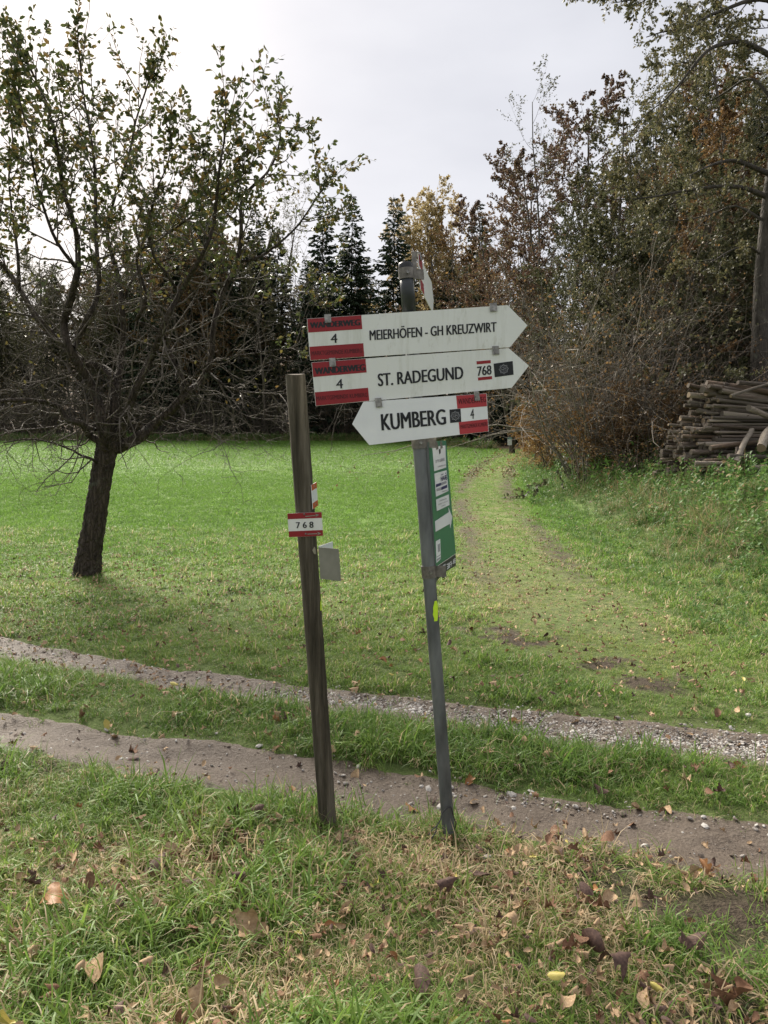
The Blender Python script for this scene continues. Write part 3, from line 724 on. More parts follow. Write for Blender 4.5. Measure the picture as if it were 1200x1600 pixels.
YP = 3.22                                   # depth of the metal post
base = ground_at(702, 1312); YP = base.y
sp_ = empty('signpost', (base.x, base.y, base.z))
tag(sp_, 'galvanised metal signpost carrying white hiking arrow boards and a green panel', 'signpost')
bpy.context.view_layer.update()
INV = Matrix.Translation(-Vector((base.x, base.y, base.z)))
def child(o, root):     # meshes are made in world space: shift them into the thing's own space
    return o
def settle(root):
    inv = root.matrix_world.inverted() if False else Matrix.Translation(-root.location)
    for ch in root.children:
        if ch.type == 'MESH' : ch.data.transform(inv)
        for g in ch.children:
            if g.type == 'MESH': g.data.transform(inv)
ptop = at(633.5, 412, YP); pb = Vector((base.x, base.y, base.z-.35)); axis = (ptop-base).normalized()
RP = .027
def pole_at(z): t = (z-base.z)/(ptop.z-base.z); return base+(ptop-base)*t
m = MB(); m.tube([pb-axis*0, base, base+(ptop-base)*.33, base+(ptop-base)*.66, ptop], RP, 20); pole = m.build('pole', M_zinc, sp_, True)
capz = ptop
m = MB(); m.tube([ptop-axis*.052, ptop-axis*.004, ptop+axis*.003, ptop+axis*.006], [RP+.0025, RP+.0025, RP-.001, RP-.014], 20); m.build('pole_cap', M_cap, sp_, True)
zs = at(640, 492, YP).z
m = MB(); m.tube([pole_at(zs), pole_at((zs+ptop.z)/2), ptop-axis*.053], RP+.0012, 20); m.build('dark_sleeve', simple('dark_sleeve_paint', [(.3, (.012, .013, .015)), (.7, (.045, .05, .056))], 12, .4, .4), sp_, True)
def clamp(pz, hgt=.045, lug=(1, 0), name='clamp'):
    p = pole_at(pz); m = MB(); m.tube([p-axis*hgt/2, p+axis*hgt/2], RP+.0042, 20)
    d = Vector((lug[0], lug[1], 0)).normalized(); s = d.cross(axis).normalized()
    m.box(p+d*(RP+.022), d*.022, s*.005, axis*hgt*.46)
    c = m.build(name, M_clamp, sp_)
    b = MB(); b.tube([p+Vector((.006, -RP-.012, 0)), p+Vector((.006, -RP+.001, 0))], .0065, 6); b.build('bolt', M_clip, c)
    return c
clamp(at(635, 428, YP).z, .042, (1, .15)); clamp(at(657, 692, YP).z, .045, (1, .1)); clamp(at(671, 893, YP).z, .05, (1, .1))

YB = YP-RP-.0065
def board(TL, TR, BR, BL, uv, mat, label, name='direction_sign', dy=0.0):
    f = Flat(*[at(q[0], q[1], YB+dy) for q in (TL, TR, BR, BL)])
    b = f.plate(name, uv, mat, sp_, .003); b['label'] = label
    # two U brackets at the back, round the post
    return f, b
def clip(f, b, u, wd, v=.13):
    m = MB(); ex = (f.c[1]-f.c[0]); ez = (f.c[3]-f.c[0]); L = ex.length
    ue = ex.normalized(); ve = ez.normalized(); p = f.w(u, 0)
    m.box(p+ve*(v*ez.length*.5-.004)+f.n*.004, ue*wd/2, ve*(v*ez.length*.5+.004), f.n*.0022)
    m.box(p-ve*.0095-f.n*.003, ue*wd/2, ve*.0016, f.n*.0085)
    m.box(p+ve*(v*ez.length*.62)+f.n*.0075, ue*wd*.2, ve*wd*.2, f.n*.0016)
    m.build('clip', M_clip, b)
def emblem(f, b, quad):
    P = lambda x, y: ((quad[0][0]*(1-x)+quad[1][0]*x)*(1-y)+(quad[3][0]*(1-x)+quad[2][0]*x)*y, (quad[0][1]*(1-x)+quad[1][1]*x)*(1-y)+(quad[3][1]*(1-x)+quad[2][1]*x)*y)
    f.plate('emblem_plate', [P(0, 0), P(1, 0), P(1, 1), P(0, 1)], M_black, b, .0009, .001)
    asp = ((f.w(*quad[1])-f.w(*quad[0])).length)/((f.w(*quad[3])-f.w(*quad[0])).length)
    m = MB(); r = .36
    def line(a, c, wd=.016):
        d = Vector((c[0]-a[0], c[1]-a[1])); d.normalize(); nrm = Vector((-d.y, d.x))*wd/2
        m.poly([f.w(*P(.5+(q.x)/asp, .5+q.y), .0019) for q in (Vector(a)+nrm, Vector(a)-nrm, Vector(c)-nrm, Vector(c)+nrm)])
    for rot in (0, PI/4):
        cs = [(r*math.cos(rot+k*PI/2), r*math.sin(rot+k*PI/2)) for k in range(4)]
        for k in range(4): line(cs[k], cs[(k+1) % 4], .022)
    for k in range(16): line((.17*math.cos(k*PI/8), .17*math.sin(k*PI/8)), (.17*math.cos((k+1)*PI/8), .17*math.sin((k+1)*PI/8)), .016)
    line((-.13, .03), (.13, -.03), .035); line((0, .12), (0, .05), .03); line((-.05, -.1), (.05, -.1), .02)
    m.build('star_emblem', M_grey_print, b)

# board 1
c1 = [(479.4, 498), (793.3, 476.8), (797, 542.4), (484.5, 563.3)]
U1 = lambda x, y: inv_bilinear(c1, (420+x/2.727, 380+y/2.727))
f, b = board(*c1, [(0, 0), (1, 0), U1(1102, 350), (1, 1), (0, 1)], M_board, 'white arrow board reading MEIERHÖFEN - GH KREUZWIRT, pointing right, topmost of the boards')
uR = U1(401, 400)[0]
f.plate('red_band', [(0.002, 0.006), (uR, .006), (uR, .333), (.002, .333)], M_red, b, .0008, .0009)
f.plate('red_band', [(0.002, .672), (uR, .672), (uR, .994), (.002, .994)], M_red, b, .0008, .0009)
f.text('lettering', 'WANDERWEG', [U1(174, 338), U1(390, 324), U1(391, 350), U1(175, 363)], M_black, b, 2.2, .0014)
f.text('lettering', '4', [U1(263, 387), U1(292, 385), U1(293, 424), U1(264, 426)], M_black, b, 1.25)
f.text('lettering', 'MARKTGEMEINDE KUMBERG', [U1(182, 461), U1(398, 448), U1(398, 466), U1(182, 479)], M_darkred, b, .5, .0014)
f.text('lettering', 'MEIERHÖFEN - GH KREUZWIRT', [U1(428, 362), U1(970, 326), U1(971, 377), U1(430, 414)], M_black, b, 1.25)
clip(f, b, U1(252, 322)[0], .026); clip(f, b, U1(956, 264)[0], .028)
# board 2
c2 = [(486.7, 566.3), (794.8, 543.9), (799.5, 605.9), (493.3, 634.5)]
U2 = lambda x, y: inv_bilinear(c2, (420+x/2.727, 380+y/2.727))
f, b = board(*c2, [(0, 0), (1, 0), U2(1108, 522), (1, 1), (0, 1)], M_board, 'white arrow board reading ST. RADEGUND with 768, pointing right, middle of the boards', dy=.002)
uR = U2(421, 590)[0]
f.plate('red_band', [(0.002, 0.006), (uR, .006), (uR, .325), (.002, .335)], M_red, b, .0008, .0009)
f.plate('red_band', [(0.002, .685), (uR, .685), (uR, .992), (.002, .994)], M_red, b, .0008, .0009)
f.text('lettering', 'WANDERWEG', [U2(194, 532), U2(410, 515), U2(412, 542), U2(196, 560)], M_black, b, 2.2, .0014)
f.text('lettering', '4', [U2(286, 580), U2(315, 578), U2(317, 618), U2(288, 620)], M_black, b, 1.25)
f.text('lettering', 'MARKTGEMEINDE KUMBERG', [U2(202, 653), U2(420, 637), U2(421, 654), U2(203, 671)], M_darkred, b, .5, .0014)
f.text('lettering', 'ST. RADEGUND', [U2(463, 556), U2(828, 524), U2(830, 578), U2(466, 610)], M_black, b, 1.25)
f.plate('red_bar', [U2(885, 503), U2(945, 498), U2(946, 511), U2(886, 516)], M_red, b, .0008, .0009)
f.plate('red_bar', [U2(891, 572), U2(951, 566), U2(952, 579), U2(892, 585)], M_red, b, .0008, .0009)
f.text('lettering', '768', [U2(887, 526), U2(948, 519), U2(950, 559), U2(889, 566)], M_black, b, 1.25)
emblem(f, b, [U2(958, 513), U2(1039, 502), U2(1043, 560), U2(963, 571)])
clip(f, b, U2(272, 510)[0], .026); clip(f, b, U2(966, 452)[0], .026)
# board 3
c3 = [(567.8, 627.9), (760.3, 614.7), (763.6, 674.1), (577.0, 695.4)]
U3 = lambda x, y: inv_bilinear(c3, (420+x/2.727, 380+y/2.727))
f, b = board(*c3, [(0, 0), (1, 0), (1, 1), (0, 1), U3(355, 770)], M_board2, 'white arrow board reading KUMBERG, pointing left, lowest of the boards', dy=-.004)
uL = U3(806, 730)[0]
f.plate('red_band', [(uL-.003, .006), (.997, .006), (.997, .335), (uL-.001, .335)], M_red2, b, .0008, .0009)
f.plate('red_band', [(uL+.001, .68), (.997, .672), (.997, .994), (uL+.003, .994)], M_red2, b, .0008, .0009)
f.text('lettering', 'WANDERWEG', [U3(806, 663), U3(924, 653), U3(925, 677), U3(807, 687)], M_darkred, b, .5, .0014)
f.text('lettering', '4', [U3(858, 707), U3(874, 705), U3(875, 747), U3(859, 749)], M_black, b, 1.25)
f.text('lettering', 'MARKTGEMEINDE KUMBERG', [U3(816, 774), U3(932, 761), U3(933, 778), U3(817, 791)], M_darkred, b, .5, .0014)
f.text('lettering', 'KUMBERG', [U3(476, 728), U3(752, 706), U3(757, 772), U3(481, 799)], M_black, b, 1.25)
emblem(f, b, [U3(770, 709), U3(817, 705), U3(820, 761), U3(773, 766)])
clip(f, b, U3(466, 665)[0], .026, .15); clip(f, b, U3(885, 640)[0], .020, .15)
# back brackets of the boards
for (px_, py_) in ((638, 500), (641, 540), (645, 575), (648, 610), (652, 640), (654, 672)):
    p = pole_at(at(px_, py_, YP).z); m = MB(); m.tube([p-axis*.012, p+axis*.012], RP+.0035, 16); m.box(p+Vector((0, -RP-.0015, 0)), (.06, 0, .004), (0, .0012, 0), axis*.011)
    m.build('bracket', M_clamp, sp_)
# top board, seen almost edge on
nT, nB = at(653.6, 395, YP+.02), at(657.5, 452, YP+.02); fT, fB = at(674.5, 441, YP+.74), at(676.5, 489, YP+.74)
f = Flat(nT, fT, fB, nB)
if f.n.y > 0: f.n = -f.n
b = f.plate('direction_sign', [(0, 0), (1, 0), (1.13, .5), (1, 1), (0, 1)], M_board, sp_, .003)
b['label'] = 'white arrow board turned almost edge on at the top of the post'
f.plate('red_band', [(.002, .006), (.24, .006), (.24, .333), (.002, .333)], M_red, b, .0008, .0009)
f.plate('red_band', [(.002, .672), (.24, .672), (.24, .994), (.002, .994)], M_red, b, .0008, .0009)
clip(f, b, .08, .028)
m = MB(); q = pole_at(at(640, 402, YP).z); m.box(Vector((nT.x-.016, YP+.02, nT.z-.045)), (.010, 0, 0), (0, .004, 0), (0, 0, .05)); m.build('bracket', M_clamp, sp_)
# green panel
Z2 = lambda x, y: (620+x/5.714, 660+y/5.714)
g1, g2, g3, g4 = Z2(285, 176), Z2(440, 160), Z2(527, 1170), Z2(350, 1290)
Yn, Yf = YP-.005, YP+.36
f = Flat(at(*g1, Yn), at(*g2, Yf), at(*g3, Yf), at(*g4, Yn)); gc = [g1, g2, g3, g4]
if f.n.y > 0: f.n = -f.n
G = lambda x, y: inv_bilinear(gc, Z2(x, y))
gp = f.plate('green_panel', [(0, 0), (1, 0), (1, 1), (0, 1)], M_green, sp_, .004); gp['label'] = 'green panel with a white arrow pointing right and small white notices'
m = MB(); e1, e2 = f.w(0, 0), f.w(0, 1.13); ue = (f.w(1, 0)-f.w(0, 0)).normalized(); m.box((e1+e2)/2-ue*.003-f.n*.006, ue*.003, f.n*.005, (e2-e1)/2); m.build('edge_rail', M_zinc, gp)
def gpl(name, pts, mat, off=.0010): return f.plate(name, [G(*p) for p in pts], mat, gp, .0006, off)
gpl('notice', [(313, 222), (430, 205), (437, 400), (330, 435)], M_board2)
gpl('notice', [(331, 455), (440, 425), (457, 610), (345, 662)], M_board2)
gpl('notice', [(345, 687), (460, 640), (467, 735), (352, 790)], M_board2)
gpl('notice', [(345, 1060), (382, 1040), (388, 1220), (352, 1255)], M_board2)
gpl('arrow', [(338, 880), (460, 800), (455, 755), (492, 838), (475, 945), (467, 905), (343, 975)], M_board2)
T = lambda s, pts, mat, bo=.0: f.text('lettering', s, [G(*p) for p in pts], mat, gp, bo, .0022)
def blurred_print(quad, n, mat, par, off=.0022, seed=1):
    # print too small or worn to read: rows of worn letter strokes
    r_ = random.Random(seed); m = MB(); q = [Vector((*G(*p), 0)) for p in quad]
    P = lambda x, y: (lambda v: f.w(v.x, v.y, off))((q[0]*(1-x)+q[1]*x)*(1-y)+(q[3]*(1-x)+q[2]*x)*y)
    for i in range(n):
        a, b = (i+.08)/n, (i+.86)/n; w_ = .30/n
        bars = r_.sample([(a, 0, a+w_, 1), (b-w_, 0, b, 1), (a, 0, b, .2), (a, .42, b, .6), (a, .8, b, 1)], r_.choice((2, 3, 3)))
        for k, (x0, y0, x1, y1) in enumerate(bars): b0 = len(m.v); m.v += [tuple(P(*c)+f.n*.00015*k) for c in ((x0, y1), (x1, y1), (x1, y0), (x0, y0))]; m.f.append([b0, b0+1, b0+2, b0+3])
    return m.build('lettering', mat, par)
T('OPTIK', [(336, 338), (372, 325), (374, 352), (338, 364)], M_grey_print); blurred_print([(376, 324), (419, 312), (420, 340), (377, 352)], 6, M_grey_print, gp)
blurred_print([(358, 388), (432, 372), (432, 382), (358, 400)], 10, M_grey_print, gp)
T('HAAS', [(384, 482), (440, 462), (442, 508), (386, 524)], M_navy, .6)
for (x, y) in ((431, 448), (432, 468), (433, 487), (434, 506)): gpl('dot', [(x-4, y), (x+4, y-2), (x+4, y+7), (x-4, y+9)], M_navy, .0020)
gpl('print_bar', [(343, 551), (386, 537), (387, 560), (344, 578)], M_navy, .0019); gpl('print_bar', [(388, 537), (438, 519), (439, 540), (389, 560)], M_grey_print, .0019)
gpl('print_bar', [(390, 577), (444, 553), (445, 580), (391, 602)], M_navy, .0019); gpl('print_bar', [(347, 590), (388, 577), (389, 602), (349, 612)], M_grey_print, .0019)
blurred_print([(384, 464), (408, 455), (409, 463), (385, 472)], 6, M_navy, gp); blurred_print([(395, 612), (447, 598), (447, 608), (395, 622)], 9, M_grey_print, gp)
blurred_print([(372, 694), (438, 672), (438, 682), (372, 705)], 10, M_grey_print, gp); blurred_print([(362, 728), (452, 694), (452, 703), (362, 738)], 15, M_grey_print, gp, seed=2); blurred_print([(388, 742), (428, 728), (428, 738), (388, 752)], 7, M_grey_print, gp, seed=3)
gpl('print_bar', [(352, 1200), (386, 1178), (387, 1183), (353, 1206)], M_grey_print, .0019); gpl('print_bar', [(360, 1090), (378, 1080), (380, 1150), (364, 1160)], M_grey_print, .0019)
gpl('print_bar', [(354, 1220), (384, 1202), (385, 1216), (355, 1238)], M_grey_print, .0019)
# black plate with white lettering below
bp = f.plate('lower_plate', [G(351, 1297), G(527, 1177), G(530, 1280), G(440, 1334), G(470, 1345)[:2] if False else G(436, 1384), G(412, 1398), G(410, 1362), G(357, 1420)], M_blackplate, sp_, .004, -.0012)
bp['label'] = 'black plate with white lettering hanging below the green panel'
blurred_print([(360, 1308), (428, 1264), (430, 1328), (362, 1376)], 6, M_board2, bp, .0012, 4)
blurred_print([(438, 1270), (490, 1236), (491, 1284), (439, 1320)], 5, M_board2, bp, .0012, 5)
blurred_print([(496, 1228), (522, 1210), (523, 1250), (497, 1270)], 3, M_board2, bp, .0012, 6)
# spring clip with a dark key shape on the top notice
m = MB(); 
for (x, y) in ((346, 180), (385, 172)): m.poly([f.w(*G(x, y), .004) for (x, y) in ((x-6, y), (x+8, y-2), (x+14, y+58), (x-2, y+62))][::-1], .003, f.n)
m.build('notice_clip', M_clip, gp)
m = MB(); m.poly([f.w(*G(x, y), .004) for (x, y) in ((368, 240), (378, 236), (380, 276), (372, 280))][::-1], .002, f.n); m.build('notice_clip', M_cap, gp)
# neon paint and wire
def paint_mark(px_, py_, w2, h2, root, posx, rad, Y):
    m = MB(); p0 = at(px_, py_, Y); r_ = random.Random(int(px_)); n = 7; rows = []
    for i in range(n):
        z = p0.z+h2*(1-2*i/(n-1)); c = posx(z); row = []
        for j in range(5):
            a = math.asin(max(-1, min(1, (p0.x-c.x)/rad)))+ (j/4-.5)*2*w2/rad*(.5+.8*math.sin(PI*(i+.5)/n))*r_.uniform(.75, 1.1)
            row.append(c+Vector((math.sin(a)*(rad+.0012), -math.cos(a)*(rad+.0012), 0)))
        rows.append(row)
    b0 = len(m.v)
    for r in rows: m.v += [tuple(q) for q in r]
    for i in range(n-1):
        for j in range(4): m.f.append([b0+i*5+j, b0+(i+1)*5+j, b0+(i+1)*5+j+1, b0+i*5+j+1])
    return m.build('paint_mark', M_neon, root)
paint_mark(681, 955, .011, .042, sp_, pole_at, RP, YP-RP)
P3 = lambda x, y, Y: at(640+x/8.571, 1200+y/8.571, Y)
m = MB(); m.tube([P3(290, 950, YP-.10), P3(350, 860, YP-.09), P3(370, 770, YP-.08), P3(415, 690, YP-.06), P3(440, 600, YP-.045), P3(490, 545, YP-.04), P3(548, 515, YP-.035), P3(562, 545, YP-.03),
    P3(590, 660, YP-.03), P3(622, 740, YP-.03), P3(608, 810, YP-.03), P3(600, 900, YP-.04)], .0026, 6)
m.tube([P3(370, 770, YP-.08), P3(290, 840, YP-.09), P3(255, 900, YP-.1)], .0024, 6)
wr = m.build('wire', M_wire, sp_)
settle(sp_)

# wooden post
wb = ground_at(513, 1296); YW = wb.y
wt = at(461.5, 586, YW)
wp = empty('wooden_post', tuple(wb)); tag(wp, 'weathered round wooden post leaning left beside the metal signpost', 'post')
def post_at(z): t = (z-wb.z)/(wt.z-wb.z); return wb+(wt-wb)*t
def wood_mat():
    m, t, o = new_mat('weathered_wood')
    n = noise_node(t, 22, 5, .7, stretch=(1, 1, .07)); n2 = noise_node(t, 3, 4, .6)
    c = ramp_node(t, n.outputs['Fac'], [(.34, (.017, .014, .011)), (.5, (.075, .062, .048)), (.68, (.17, .145, .118))]).outputs['Color']
    c = mix_node(t, math_node(t, 'MULTIPLY', n2.outputs['Fac'], .35), c, (.07, .066, .04))
    pbsdf(t, o, c, .85, .2, normal=bump_node(t, n.outputs['Fac'], .02)); return m
M_wood = wood_mat(); M_endgrain = simple('end_grain', [(.3, (.06, .048, .036)), (.7, (.16, .13, .10))], 60, .85, .2)
nseg, nsd = 60, 28; V = []; Fq = []; r0 = random.Random(3); cr = [r0.uniform(-.0012, .0012) for _ in range(nsd)]; cr[9] = -.005; cr[20] = -.004
ax = (wt-wb).normalized(); sx = Vector((1, 0, 0)); sx = (sx-ax*sx.dot(ax)).normalized(); sy = ax.cross(sx)
for i in range(nseg+1):
    t = -.14+1.14*i/nseg; c = wb+(wt-wb)*t; rr = .0375+.004*t
    for k in range(nsd):
        a = 2*PI*k/nsd; q = rr+cr[k]*(1+.4*math.sin(t*9+k))+.0008*r0.uniform(-1, 1)
        V.append(tuple(c+sx*math.cos(a)*q+sy*math.sin(a)*q+ (ax*(.004*math.sin(a*2+1)) if i == nseg else Vector())))
for i in range(nseg):
    for k in range(nsd): k2 = (k+1) % nsd; Fq.append([i*nsd+k, i*nsd+k2, (i+1)*nsd+k2, (i+1)*nsd+k])
m = MB(); m.v = V; m.f = Fq; m.build('shaft', M_wood, wp, True)
m = MB(); m.poly([V[nseg*nsd+k] for k in range(nsd)]); m.build('post_top', M_endgrain, wp)
RW = .041
Q3 = lambda x, y: (430+x/6.4, 700+y/6.4)
YF = YW-RW-.004
mc = [Q3(121, 654), Q3(464, 640), Q3(480, 878), Q3(138, 892)]
f = Flat(*[at(*q, YF) for q in mc]); U = lambda x, y: inv_bilinear(mc, Q3(x, y))
b = f.plate('trail_marker', f.rect(0, 0, 1, 1), M_board, wp, .002); b['label'] = 'red and white plate reading 768 with two arrows'
f.plate('red_band', f.rect(.002, .004, .998, .245), M_red, b, .0007, .0008); f.plate('red_band', f.rect(.002, .755, .998, .996), M_red, b, .0007, .0008)
f.text('lettering', '7 6 8', [U(206, 742), U(382, 735), U(385, 797), U(210, 803)], M_black, b, 1.25)
for (x0, y0, x1, y1) in ((300, 683, 442, 668), (322, 859, 462, 853)):
    m = MB(); d = (Vector((x1, y1))-Vector((x0, y0))).normalized(); nn = Vector((-d.y, d.x)); A = Vector((x0, y0)); B = Vector((x1, y1))
    for pts in ([A+nn*6, A-nn*2, B-d*40-nn*3, B-d*40+nn*6], [B-d*42-nn*17, B, B-d*42+nn*17, B-d*30+nn*2]):
        m.poly([f.w(*U(p.x, p.y), .0016) for p in pts])
    m.build('arrow', M_alu, b)
for (x, y) in ((290, 662), (306, 858)):
    p = f.w(*U(x, y)); m = MB(); m.tube([p+f.n*.0005, p+f.n*.003, p+f.n*.004], [.0042, .0036, .001], 8); m.build('screw', M_clip, b)
# small plate on the right side
sc_ = [Q3(361, 370), Q3(413, 340), Q3(428, 575), Q3(378, 612)]
f = Flat(at(*sc_[0], YW-.028), at(*sc_[1], YW+.055), at(*sc_[2], YW+.055), at(*sc_[3], YW-.028))
if f.n.y > 0: f.n = -f.n
b = f.plate('trail_marker', f.rect(0, 0, 1, 1), M_board2, wp, .002); b['label'] = 'small orange red and white plate on the side of the post'
f.plate('red_band', f.rect(.002, .003, .998, .24), M_orange, b, .0007, .0008); f.plate('red_band', f.rect(.002, .76, .998, .997), M_orange, b, .0007, .0008)
for (x, y) in ((.5, .12), (.5, .88)):
    p = f.w(x, y); m = MB(); m.tube([p+f.n*.0005, p+f.n*.003], [.0042, .003], 8); m.build('screw', M_clip, b)
# bare metal plates seen from behind
f = Flat(at(*Q3(431, 992), YW-.03), at(*Q3(635, 1010), YW-.055), at(*Q3(657, 1332), YW-.055), at(*Q3(450, 1308), YW-.03))
if f.n.y > 0: f.n = -f.n
b = f.plate('metal_plate', f.rect(0, 0, 1, 1), M_alu, wp, .002); b['label'] = 'bare grey metal plate seen from behind'
f = Flat(at(*Q3(436, 984), YW+.0), at(*Q3(575, 935), YW+.10), at(*Q3(595, 1250), YW+.10), at(*Q3(455, 1300), YW+.0))
if f.n.y > 0: f.n = -f.n
b = f.plate('metal_plate', f.rect(0, 0, 1, 1), M_board2, wp, .002); b['label'] = 'white plate behind the bare grey one'
m = MB(); p = post_at(at(*Q3(392, 1020), YW).z)
def on_post(x, y, o=.0025):
    q = at(*Q3(x, y), YW-RW*.8); c = post_at(q.z); a = math.asin(max(-1, min(1, (q.x-c.x)/(RW-.001)))); return c+Vector((math.sin(a)*(RW+o), -math.cos(a)*(RW+o), 0))
m.poly([on_post(*q) for q in ((368, 1020), (384, 1062), (402, 1064), (396, 1010), (385, 985))]); m.build('scar', M_scar, wp)
paint_mark(501, 942, .008, .034, wp, post_at, RW-.001, YW-.022)
settle(wp)

# small far sign at the forest path
p = ground_at(796, 709); ts = empty('path_sign', tuple(p)); tag(ts, 'small white sign on a thin post at the dark forest entrance', 'sign')
hh = 21/FPX*p.y; ww = 9/FPX*p.y
m = MB(); m.tube([(0, 0, -.2), (0, 0, hh*1.0)], .03, 8); m.build('post', M_twig_pale, ts)
m = MB(); m.box((0, -.035, hh*.92), (ww*.38, 0, 0), (0, .004, 0), (0, 0, hh*.28)); pl = m.build('plate', M_board2, ts)
m = MB(); m.box((0, -.041, hh*1.13), (ww*.38, 0, 0), (0, .001, 0), (0, 0, hh*.06)); m.build('band', simple('teal_print', [(.3, (.05, .25, .25)), (.7, (.08, .32, .3))], 5), pl)

# ------------------------------------------------------------------ trees
class Tree:
    """collects branches as polylines and leaves, then makes two meshes"""
    def __init__(s, seed): s.r = random.Random(seed); s.br = {}; s.lp = []; s.ld = []; s.ls = []; s.lc = []
    def add(s, pts, rad, sides):
        s.br.setdefault((len(pts), sides), []).append((pts, rad))
    def leaf(s, p, d, size, c=None): s.lp.append(tuple(p)); s.ld.append(tuple(d)); s.ls.append(size); s.lc.append(s.r.random() if c is None else c)
    def wood_mesh(s, name, mat, rough=0.0, keep=lambda k: True):
        V = []; Lp = []; off = 0
        for (n, k), lst in s.br.items():
            if not keep(k): continue
            P = np.array([[tuple(q) for q in b[0]] for b in lst]); Rr = np.array([b[1] for b in lst]); B = len(lst)
            T = np.empty_like(P); T[:, 1:-1] = P[:, 2:]-P[:, :-2]; T[:, 0] = P[:, 1]-P[:, 0]; T[:, -1] = P[:, -1]-P[:, -2]
            T /= np.linalg.norm(T, axis=2, keepdims=True)+1e-9
            mean = P[:, -1]-P[:, 0]; mean /= np.linalg.norm(mean, axis=1, keepdims=True)+1e-9
            ref = np.where(np.abs(mean[:, 2:3]) < .8, np.array([[0, 0, 1.]]), np.array([[1., 0, 0]]))[:, None, :]
            A = np.cross(T, ref); A /= np.linalg.norm(A, axis=2, keepdims=True)+1e-9; Bn = np.cross(T, A)
            ang = np.arange(k)*2*PI/k
            rr = Rr[:, :, None, None]*(1+(rough*(nr.random((B, n, k, 1))-.5) if rough else 0))
            ring = P[:, :, None, :]+rr*(A[:, :, None, :]*np.cos(ang)[None, None, :, None]+Bn[:, :, None, :]*np.sin(ang)[None, None, :, None])
            V.append(ring.reshape(-1, 3))
            b = (np.arange(B)*n*k)[:, None, None]; i = (np.arange(n-1)*k)[None, :, None]; j = np.arange(k)[None, None, :]; j2 = (j+1) % k
            q = np.stack([b+i+j, b+i+j2, b+i+k+j2, b+i+k+j], -1).reshape(-1, 4)+off
            Lp.append(q); off += B*n*k
        Q = np.concatenate(Lp); return mesh_np(name, np.concatenate(V), Q.ravel(), np.full(len(Q), 4), mat, True)
    def leaf_mesh(s, name, mat, wide=.6, detail=False):
        P = np.array(s.lp); D = np.array(s.ld); S = np.array(s.ls)[:, None]; n = len(P)
        D = D/(np.linalg.norm(D, axis=1, keepdims=True)+1e-9); rv = nr.normal(0, 1, (n, 3)); W = np.cross(D, rv); W /= np.linalg.norm(W, axis=1, keepdims=True)+1e-9; Nn = np.cross(W, D)
        if detail:
            pts = [P, P+D*S*.3-W*S*wide*.42+Nn*S*.08, P+D*S*.7-W*S*wide*.40+Nn*S*.06, P+D*S-Nn*S*.12, P+D*S*.7+W*S*wide*.40+Nn*S*.06, P+D*S*.3+W*S*wide*.42+Nn*S*.08]
            V = np.stack(pts, 1).reshape(-1, 3); b = (np.arange(n)*6)[:, None]
            Lf = np.concatenate([b+np.array([[0, 1, 2, 3]]), b+np.array([[0, 3, 4, 5]])], 1).reshape(-1); sizes = np.full(2*n, 4); k = 6
        else:
            pts = [P, P+D*S*.5-W*S*wide*.5+Nn*S*.1, P+D*S, P+D*S*.5+W*S*wide*.5+Nn*S*.1]
            V = np.stack(pts, 1).reshape(-1, 3); Lf = np.arange(4*n); sizes = np.full(n, 4); k = 4
        return mesh_np(name, V, Lf, sizes, mat, False, {'bc': np.repeat(s.lc, k)})
def rvec(r): return Vector((r.gauss(0, 1), r.gauss(0, 1), r.gauss(0, 1)))
def wander(r, p, d, L, n, wob, trop, tv=Vector((0, 0, 1))):
    pts = [Vector(p)]; d = Vector(d).normalized(); st = L/n; ds = [d.copy()]
    for i in range(n):
        d = (d+rvec(r)*wob+tv*trop).normalized(); pts.append(pts[-1]+d*st); ds.append(d.copy())
    return pts, ds
def side_dir(r, d, ang):
    a = d.orthogonal().normalized(); b = d.cross(a); t = r.uniform(0, 2*PI); s = a*math.cos(t)+b*math.sin(t)
    return (d*math.cos(ang)+s*math.sin(ang)).normalized()
def grow(T, p, d, L, r0, lvl, spec):
    """spec[lvl]: n segments, wobble, tropism, children, angle, length ratio, sides, leaves per segment"""
    q = spec[lvl]; r = T.r; n = q['n']; pts, ds = wander(r, p, d, L, n, q['wob'], q['trop'])
    tip = q.get('tip', .25); T.add(pts, [r0*(1-(1-tip)*i/n) for i in range(n+1)], q['sides'])
    lv = q.get('leaves', 0)
    if lv:
        for i in range(1, n+1):
            for _ in range(int(lv)+(r.random() < lv % 1)):
                t = r.random(); pp = pts[i-1].lerp(pts[i], t); T.leaf(pp, side_dir(r, ds[i], r.uniform(.5, 1.2))+Vector((0, 0, q.get('droop', -.2))), q['lsize']*r.uniform(.7, 1.25))
    if lvl+1 < len(spec):
        c = q['kids']; c = int(c*r.uniform(.75, 1.25)+.5); t0 = q.get('t0', .25)
        for k in range(c):
            t = t0+(1-t0)*(k+r.random())/c; f = t*n; i = min(n-1, int(f)); pp = pts[i].lerp(pts[i+1], f-i)
            dd = side_dir(r, ds[i], q['ang']*r.uniform(.7, 1.3)); l2 = L*q['ratio']*(1-q.get('taper', .5)*t)*r.uniform(.7, 1.25)
            grow(T, pp, dd, l2, max(.0025, r0*(1-(1-tip)*t)*q.get('rr', .5)), lvl+1, spec)

